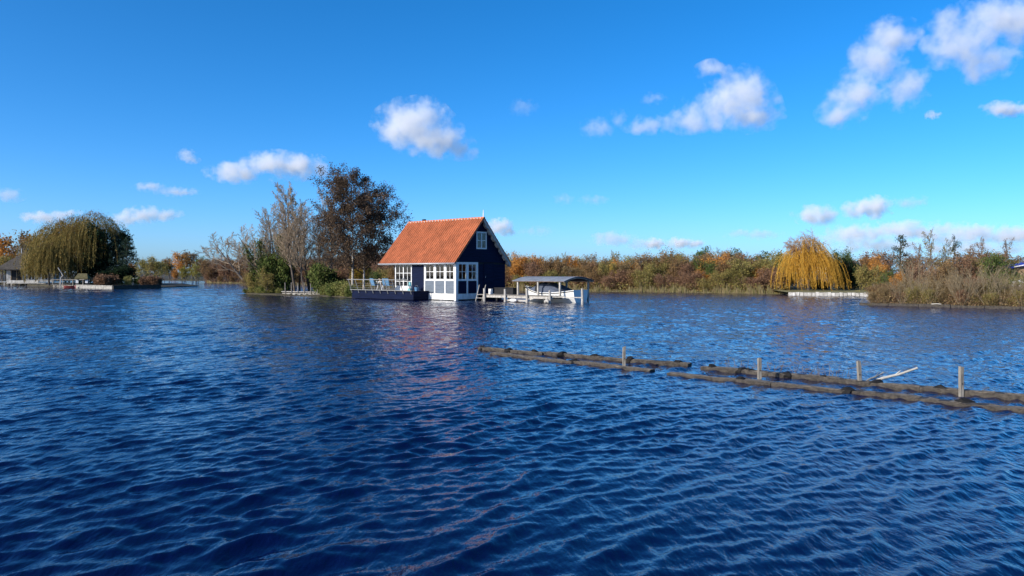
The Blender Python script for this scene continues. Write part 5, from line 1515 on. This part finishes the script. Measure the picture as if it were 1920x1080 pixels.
# ------------------------------------------------------------------ golden willow, whitewashed bank, wooded peninsula
put('goldwillow', 0, 'golden_willow', 'golden yellow weeping willow with bare windblown top', 'tree', spot(1516, 73, 0.2), top(430, 73, 0.2), 0.0, None, 0.95)
put('darkbush', 0, 'dark_bush', 'nearly black evergreen bush right beside the golden willow', 'shrub', spot(1592, 74.5, 0.2), top(488, 74.5, 0.2), None, None, 0.8)
put('s_green', 0, 'grey_green_tree', 'grey-green tree peeping out behind the golden willow', 'tree', spot(1577, 80, 0.2), top(466, 80, 0.2), None, None, 0.6)
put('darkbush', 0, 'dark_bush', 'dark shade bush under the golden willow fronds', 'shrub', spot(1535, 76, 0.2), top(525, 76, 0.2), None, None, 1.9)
a, b = ground(1478, 553.7), ground(1740, 556.8)
wb = empty('white_bank_wall', a, math.atan2(b.y - a.y, b.x - a.x), 'low whitewashed board wall holding the lawn below the golden willow', 'bank wall')
L_ = (b - a).length; nn = 34
rs = random.Random(8)
for i in range(nn): box('board', M['chalk'], wb, L_ * i / nn + 0.01, L_ * (i + 1) / nn - rs.uniform(0.01, 0.04), -0.03 + rs.uniform(-0.02, 0.02), 0.05, -0.4, 0.29 + rs.uniform(-0.05, 0.03))
box('coping', M['concrete'], wb, 0, L_, 0.055, 0.4, 0.12, 0.27)
o = MB().add([(a.x, a.y + 0.45, 0.28), (b.x, b.y + 0.45, 0.28), (b.x + 2, b.y + 9, 0.42), (a.x + 0.5, a.y + 9, 0.42)], [(0, 1, 2, 3)]).build('lawn', LAWN, None)
tag(o, 'strip of dull lawn behind the whitewashed board wall', kind='structure')
for (px, Y, py, k, i, sx, lb) in ((1630, 70, 497, 's_olive', 0, 1.1, 'olive rounded shrub where the lawn meets the peninsula'), (1650, 76, 490, 's_orange', 0, 1.0, 'orange-brown shrub behind the rounded olive shrub'), (1665, 63, 505, 's_green', 1, 0.8, 'deep green round bush on the peninsula'),
                                  (1685, 61, 508, 's_orange', 1, 0.75, 'pale orange round bush beside the deep green one'), (1640, 59, 533, 's_tan', 0, 1.2, 'tan scrub at the peninsula tip'), (1660, 56, 528, 's_tan', 1, 1.0, 'tan scrub second from the peninsula tip'),
                                  (1700, 54, 520, 's_rust', 0, 1.0, 'rusty scrub in front of the pale orange bush'), (1725, 56, 500, 's_brown', 0, 0.9, 'brown twiggy scrub under the tall peninsula tree'), (1750, 52, 512, 's_rust', 1, 1.0, 'rust scrub in the middle of the peninsula'),
                                  (1775, 57, 488, 's_rust', 0, 1.0, 'tall rust shrub behind the middle of the peninsula'), (1790, 51, 517, 's_tan', 0, 1.0, 'tan scrub near the fan of pale stems'), (1815, 58, 482, 's_brown', 1, 1.0, 'reddish brown shrub on the peninsula ridge'),
                                  (1870, 56, 475, 's_green', 0, 1.0, 'broad green-leaved shrub high on the peninsula'), (1848, 58, 480, 's_olive', 1, 0.9, 'olive shrub next to the broad green one'), (1905, 50, 515, 's_olive', 0, 0.9, 'olive shrub with white blooms beside it'),
                                  (1925, 58, 490, 's_rust', 1, 1.0, 'rust shrub at the picture edge under the blue roof'), (1830, 50, 520, 's_brown', 0, 1.0, 'brown scrub behind the fan of pale stems'), (1735, 49.8, 540, 's_tan', 1, 0.9, 'low tan scrub along the peninsula edge'),
                                  (1690, 51.5, 540, 's_brown', 0, 1.0, 'low brown scrub along the peninsula edge'), (1890, 46.5, 530, 's_tan', 1, 0.9, 'tan scrub close to the picture edge'), (1600, 88, 482, 's_rust', 1, 1.3, 'rusty tree beyond the dark evergreen bush'),
                                  (1630, 92, 478, 's_orange', 0, 1.1, 'orange-tinged tree beyond the lawn'), (1655, 95, 473, 's_brown', 0, 1.2, 'brown bare-topped tree beyond the lawn'), (1715, 90, 478, 's_brown', 1, 1.2, 'brown tree in the distance between the two pines'),
                                  (1800, 85, 476, 's_rust', 1, 1.3, 'rusty tree in the distance behind the ridge'), (1850, 85, 472, 's_brown', 0, 1.3, 'brown tree in the distance behind the broad green shrub'), (1900, 85, 478, 's_rust', 0, 1.3, 'rust-red tree in the distance near the blue roof')):
    put(k, i, 'peninsula_shrub', lb, 'shrub', spot(px, Y, 0.2), top(py, Y, 0.2), None, None, sx)
put('pine', 0, 'pine_tree', 'open-crowned pine rising left of the tall peninsula tree', 'tree', spot(1688, 66, 0.2), top(443, 66, 0.2), None, None, 1.1)
put('pine', 1, 'pine_tree', 'thin pine with tufted top right of the tall peninsula tree', 'tree', spot(1787, 64, 0.2), top(446, 64, 0.2), None, None, 1.0)
for (px, Y, py, i, sx, lb) in ((1747, 60, 427, 0, 0.9, 'tallest twiggy tree on the peninsula'), (1725, 61, 452, 1, 1.0, 'twiggy tree leaning on the tallest peninsula tree'), (1768, 61, 446, 0, 0.9, 'leafy twiggy tree right next to the tallest one'), (1820, 62, 455, 1, 1.0, 'twiggy russet tree midway along the ridge'),
                               (1843, 61, 443, 1, 0.8, 'slim twiggy tree above the pale stems'), (1885, 62, 443, 1, 1.0, 'windblown russet tree above the broad green shrub')):
    put('twiggy', i, 'twiggy_tree', lb, 'tree', spot(px, Y, 0.2), top(py, Y, 0.2), None, None, sx)
for (px, Y, py, sx, lb) in ((1715, 50, 478, 0.8, 'pale bare stems rising from the scrub below the tall tree'), (1815, 45.0, 492, 1.0, 'wide fan of pale bare stems leaning over the plank edge'), (1850, 44.4, 484, 1.1, 'tall fan of pale bare stems in the middle of the bank'),
                            (1880, 43.8, 500, 1.0, 'fan of pale stems near the picture edge'), (1775, 46.6, 508, 0.9, 'low fan of pale stems left of the wide one'), (1915, 42.9, 520, 0.9, 'short fan of pale stems cut by the picture edge')):
    put('stemfan', int(px) % 2, 'stem_shrub', lb, 'shrub', spot(px, Y, 0.2), top(py, Y, 0.2), None, None, sx)
px = 1655; cnt = 0
while px < 1970:
    p = ground(px, 572.4 + (px - 1626) * 0.0265); dd = rnd.uniform(0.4, 3.0)
    put('stemfan', cnt, 'straw_stems', 'straw-coloured bare stems, %s clump from the peninsula tip' % ORD[cnt], 'shrub', (p.x * (p.y + dd) / p.y, p.y + dd, 0.08), rnd.uniform(1.1, 2.2), None, 'straw stems along the peninsula', rnd.uniform(0.8, 1.1))
    px += 30 * rnd.uniform(0.8, 1.25); cnt += 1
def pen_area(rng, n):
    px = rng.uniform(1630, 2000, n)
    yb = 572.4 + (px - 1626) * 0.0265
    Y0 = FPX * CAM_H / (yb - HOR); d = rng.random(n) ** 1.3 * 9
    Y = Y0 + 0.15 + d
    return np.stack([(px - 960) / FPX * Y, Y, 0 * Y], 1)
carpet('undergrowth', 'tan and brown scrub covering the peninsula floor', pen_area, 17000, 0.75, LF['tan'], 0.075, 11)
carpet('undergrowth', 'olive scrub mixed through the peninsula floor', pen_area, 11000, 0.7, LF['brown'], 0.07, 12)
px = 1634; cnt = 0
while px < 1985:
    yb = 572.4 + (px - 1626) * 0.0265
    p = ground(px, yb); dd = rnd.uniform(0.5, 1.3) + (cnt % 2) * 1.6
    kk = rnd.choice(['s_tan', 's_brown', 's_olive', 's_tan', 's_rust', 's_olive'])
    put(kk, cnt, 'edge_scrub', '%s scrub bush, %s from the tip along the peninsula plank edge' % (WORDS[kk], ORD[min(cnt, 29)]), 'shrub', (p.x * (p.y + dd) / p.y, p.y + dd, 0.08), rnd.uniform(0.55, 1.1) + (cnt % 2) * 0.5, None, 'scrub along the peninsula edge', rnd.uniform(0.95, 1.3))
    px += 13 * rnd.uniform(0.8, 1.25); cnt += 1
# dark plank edge
a, b = ground(1612, 571.6), ground(1985, 582.2)
pe = empty('plank_edge', a, math.atan2(b.y - a.y, b.x - a.x), 'long dark wet plank edging the peninsula at the waterline', 'edging')
L_ = (b - a).length
for i in range(6): box('plank', M['wetwood'], pe, L_ * i / 6, L_ * (i + 1) / 6 - 0.03, -0.06 + 0.015 * (i % 2), 0.05, -0.3, 0.13 + 0.02 * (i % 3))
MB().tube([(L_ * 0.40, -0.07, 0.17), (L_ * 0.43, -0.06, 0.2), (L_ * 0.45, 0.0, 0.18)], 0.022, 5).build('pale_batten', M['bleached'], pe)
# white-flowered bush
fb = empty('hydrangea', spot(1902, 48.5, 0.2), 0, 'bush with round white flower heads near the picture edge', 'shrub')
rs = np.random.default_rng(9)
pos = rs.normal(size=(500, 3)) * np.array([0.35, 0.3, 0.35]) + np.array([0, 0, 0.9])
co, q = leaf_quads(rs, pos, 0.13); link('foliage', np_mesh('foliage', co, q, LF['green']), fb)
for i in range(9):
    c_ = np.array([rs.uniform(-0.45, 0.5), -0.35 + rs.uniform(-0.1, 0.1), 0.85 + rs.uniform(-0.3, 0.4)])
    co, q = leaf_quads(rs, c_ + rs.normal(size=(40, 3)) * 0.045, 0.07); link('flower_head', np_mesh('flower_head', co, q, M['white']), fb)
# gable end of a blue roof behind the scrub
br = empty('blue_roofed_shed', spot(1937, 57, 0.2), R(-20), 'shed with a bright blue roof and white trim at the picture edge', 'shed')
M['brightblue'] = mat('bright_blue_sheet', (0.02, 0.04, 0.30), 0.5, 0.1, 3)
box('wall', M['tan'], br, -0.9, 2.4, 0, 2.2, 0, 2.35)
MB().hexa([(-1.45, -0.3, 2.15), (2.6, -0.3, 2.95), (2.6, 2.5, 2.95), (-1.45, 2.5, 2.15), (-1.45, -0.3, 2.35), (2.6, -0.3, 3.25), (2.6, 2.5, 3.25), (-1.45, 2.5, 2.35)]).build('roof', M['brightblue'], br)
MB().bar((-1.3, -0.33, 2.26), (2.6, -0.33, 3.08), 0.03, 0.07).build('roof_trim', M['white'], br)
MB().bar((-0.9, -0.2, 1.5), (-0.35, -0.2, 1.9), 0.06, 0.06).build('strut', M['tan'], br)

# ------------------------------------------------------------------ rotting timber booms and mooring posts
def beam(parent, a, b, w, h, zc, seed, m='wood', name='beam'):
    rg = random.Random(seed)
    a, b = Vector(a), Vector(b); d = (b - a); L_ = d.length; d.normalize()
    s_ = Vector((-d.y, d.x, 0))
    n = max(4, int(L_ / 0.16))
    prof = [(-0.5, -0.5), (0.5, -0.5), (0.52, 0.1), (0.49, 0.46), (0.1, 0.5), (-0.3, 0.5), (-0.49, 0.47), (-0.52, 0.0)]
    rings = []
    ph = rg.uniform(0, 6)
    for i in range(n + 1):
        q = i / n
        c = a + d * L_ * q + Vector((0, 0, zc + 0.006 * math.sin(q * 5 + ph))) + s_ * 0.015 * math.sin(q * 4 + ph)
        e = 0.86 if i in (0, n) else 1.0
        rings.append([c + s_ * (u * w * e + rg.uniform(-0.006, 0.006)) + Vector((0, 0, v * h * e + rg.uniform(-0.005, 0.005) - (0.12 * h if rg.random() < 0.12 else 0))) for (u, v) in prof])
    mb = MB(); k = len(prof)
    for i in range(n): mb.add(rings[i] + rings[i + 1], [(j, (j + 1) % k, k + (j + 1) % k, k + j) for j in range(k)])
    mb.add(rings[0], [tuple(reversed(range(k)))]); mb.add(rings[-1], [tuple(range(k))])
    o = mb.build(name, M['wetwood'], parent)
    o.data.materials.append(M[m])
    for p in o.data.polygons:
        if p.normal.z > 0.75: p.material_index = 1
    return o
def clump(parent, c, r, seed, m='wetwood', name='joint_block'):
    rg = random.Random(seed)
    bm = bmesh.new(); bmesh.ops.create_icosphere(bm, subdivisions=2, radius=1)
    for v in bm.verts: v.co = Vector((v.co.x * r[0], v.co.y * r[1], v.co.z * r[2])) * rg.uniform(0.75, 1.2)
    me = bpy.data.meshes.new(name); bm.to_mesh(me); bm.free(); me.materials.append(M[m])
    o = link(name, me, parent, c); o.rotation_euler = (0, 0, rg.uniform(0, 3)); return o
def boom(label, p0, p1, cuts, joints, w, h, zc, seed, step=0.0):
    a, b = ground(*p0), ground(*p1)
    root = empty('timber_boom', a, 0, label, 'timber boom')
    rel = lambda q: (b - a) * q
    qs = [0] + cuts + [1]
    for i, (u, v) in enumerate(zip(qs[:-1], qs[1:])):
        off = Vector((0, 0.03 * (i % 2), 0))
        beam(root, rel(u) + off, rel(v + 0.012 if v < 1 else v) + off * 1.0, w * (1 - 0.12 * (i % 2)), h * (1 - 0.1 * ((i + 1) % 2)), zc + step * (i % 2), seed + i)
    for i, q in enumerate(joints):
        clump(root, rel(q) + Vector((0, 0.02 - 0.06 * (i % 2), zc + 0.015)), (0.10, 0.14, 0.085), seed * 7 + i, 'knot')
    return root
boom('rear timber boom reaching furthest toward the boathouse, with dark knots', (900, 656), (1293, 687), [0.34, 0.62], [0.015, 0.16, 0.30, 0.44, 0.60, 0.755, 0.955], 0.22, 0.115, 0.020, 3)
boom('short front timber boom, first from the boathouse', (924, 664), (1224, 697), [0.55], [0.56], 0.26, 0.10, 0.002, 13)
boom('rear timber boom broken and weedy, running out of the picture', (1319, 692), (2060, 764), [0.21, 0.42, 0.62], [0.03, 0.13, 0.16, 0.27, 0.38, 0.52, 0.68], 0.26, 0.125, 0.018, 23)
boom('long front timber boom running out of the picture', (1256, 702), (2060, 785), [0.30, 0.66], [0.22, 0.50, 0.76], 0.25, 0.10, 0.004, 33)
for (px, pyt, pyb, ln, w, lb) in ((1170, 649, 689, 0.02, 0.056, 'leaning grey post in the gap between the first two booms'), (1424, 671, 711, 0.0, 0.06, 'grey post second from the boathouse, between the weedy booms'),
                                  (1611, 676, 721, -0.06, 0.058, 'tilted pale post beside the driftwood branch'), (1802, 689, 741, 0.0, 0.058, 'upright grey post nearest the picture edge')):
    p = ground(px, pyb); hgt = zat(pyt, p.y)
    e = empty('mooring_post', p, 0.15, lb, 'post')
    mb = MB(); rs = random.Random(px)
    rings = []
    for i in range(7):
        q = i / 6; z = -0.7 + (hgt + 0.7) * q
        cxx = ln * (z - 0.2)
        rings.append([(cxx + sx * w / 2 * rs.uniform(0.88, 1.08), sy * w / 2 * rs.uniform(0.88, 1.08), z + (rs.uniform(-0.02, 0.02) if i == 6 else 0)) for sx, sy in ((-1, -1), (1, -1), (1, 1), (-1, 1))])
    for i in range(6): mb.add(rings[i] + rings[i + 1], [(j, (j + 1) % 4, 4 + (j + 1) % 4, 4 + j) for j in range(4)])
    mb.add(rings[-1], [(0, 1, 2, 3)])
    mb.build('shaft', M['post'], e)
    MB().tube([(ln * (hgt * 0.35), -w / 2 - 0.006, hgt * 0.42), (ln * hgt * 0.35, -w / 2 + 0.01, hgt * 0.42)], 0.012, 6).build('bolt', M['wetwood'], e)
def stick(name, label, p0, p1, r0, r1, m, lift0=0.05):
    a = ground(*p0); Y = a.y + 0.1
    b = Vector(((p1[0] - 960) / FPX * Y, Y, zat(p1[1], Y)))
    e = empty(name, a, 0, label, 'branch')
    d = b - a
    pts = [Vector((0, 0, 0)) - d * 0.06, d * 0.3 + Vector((0, 0, 0.012)), d * 0.62 + Vector((0, 0, -0.012)), d]
    MB().tube(pts, [r0, r0 * 0.95, (r0 + r1) / 2, r1], 7).build('stem', M[m], e)
    MB().tube([d * 0.55, d * 0.62 + Vector((0.03, 0, 0.06))], [r1 * 0.8, r1 * 0.3], 5).build('twig_stub', M[m], e)
stick('driftwood_branch', 'bleached white branch jutting up from the rear boom', (1628, 719), (1720, 690), 0.028, 0.018, 'bleached')
stick('driftwood_stick', 'short brown stick lying behind the bleached branch', (1622, 716), (1657, 698), 0.016, 0.010, 'post')
def weeds(parent_label, px0, px1, f, n, seed):
    rng = np.random.default_rng(seed)
    px = rng.uniform(px0, px1, n); py = np.array([f(a) for a in px])
    P_ = np.array([tuple(ground(a, b)) for a, b in zip(px, py)]); P_[:, 2] = 0.08
    hh = rng.uniform(0.04, 0.2, n); tp = P_ + np.stack([rng.normal(size=n) * 0.05, rng.normal(size=n) * 0.05, hh], 1)
    w = np.array([[0.003, 0, 0]])
    co = np.stack([P_ - w, P_ + w, tp + w, tp - w], 1).reshape(-1, 3)
    o = link('boom_weeds', np_mesh('boom_weeds', co, np.arange(4 * n).reshape(n, 4), LF['rust'])); tag(o, parent_label, kind='stuff')
weeds('thin dead weeds sprouting from the broken rear boom', 1340, 1600, lambda a: 690 + (a - 1319) * 0.0972, 70, 3)
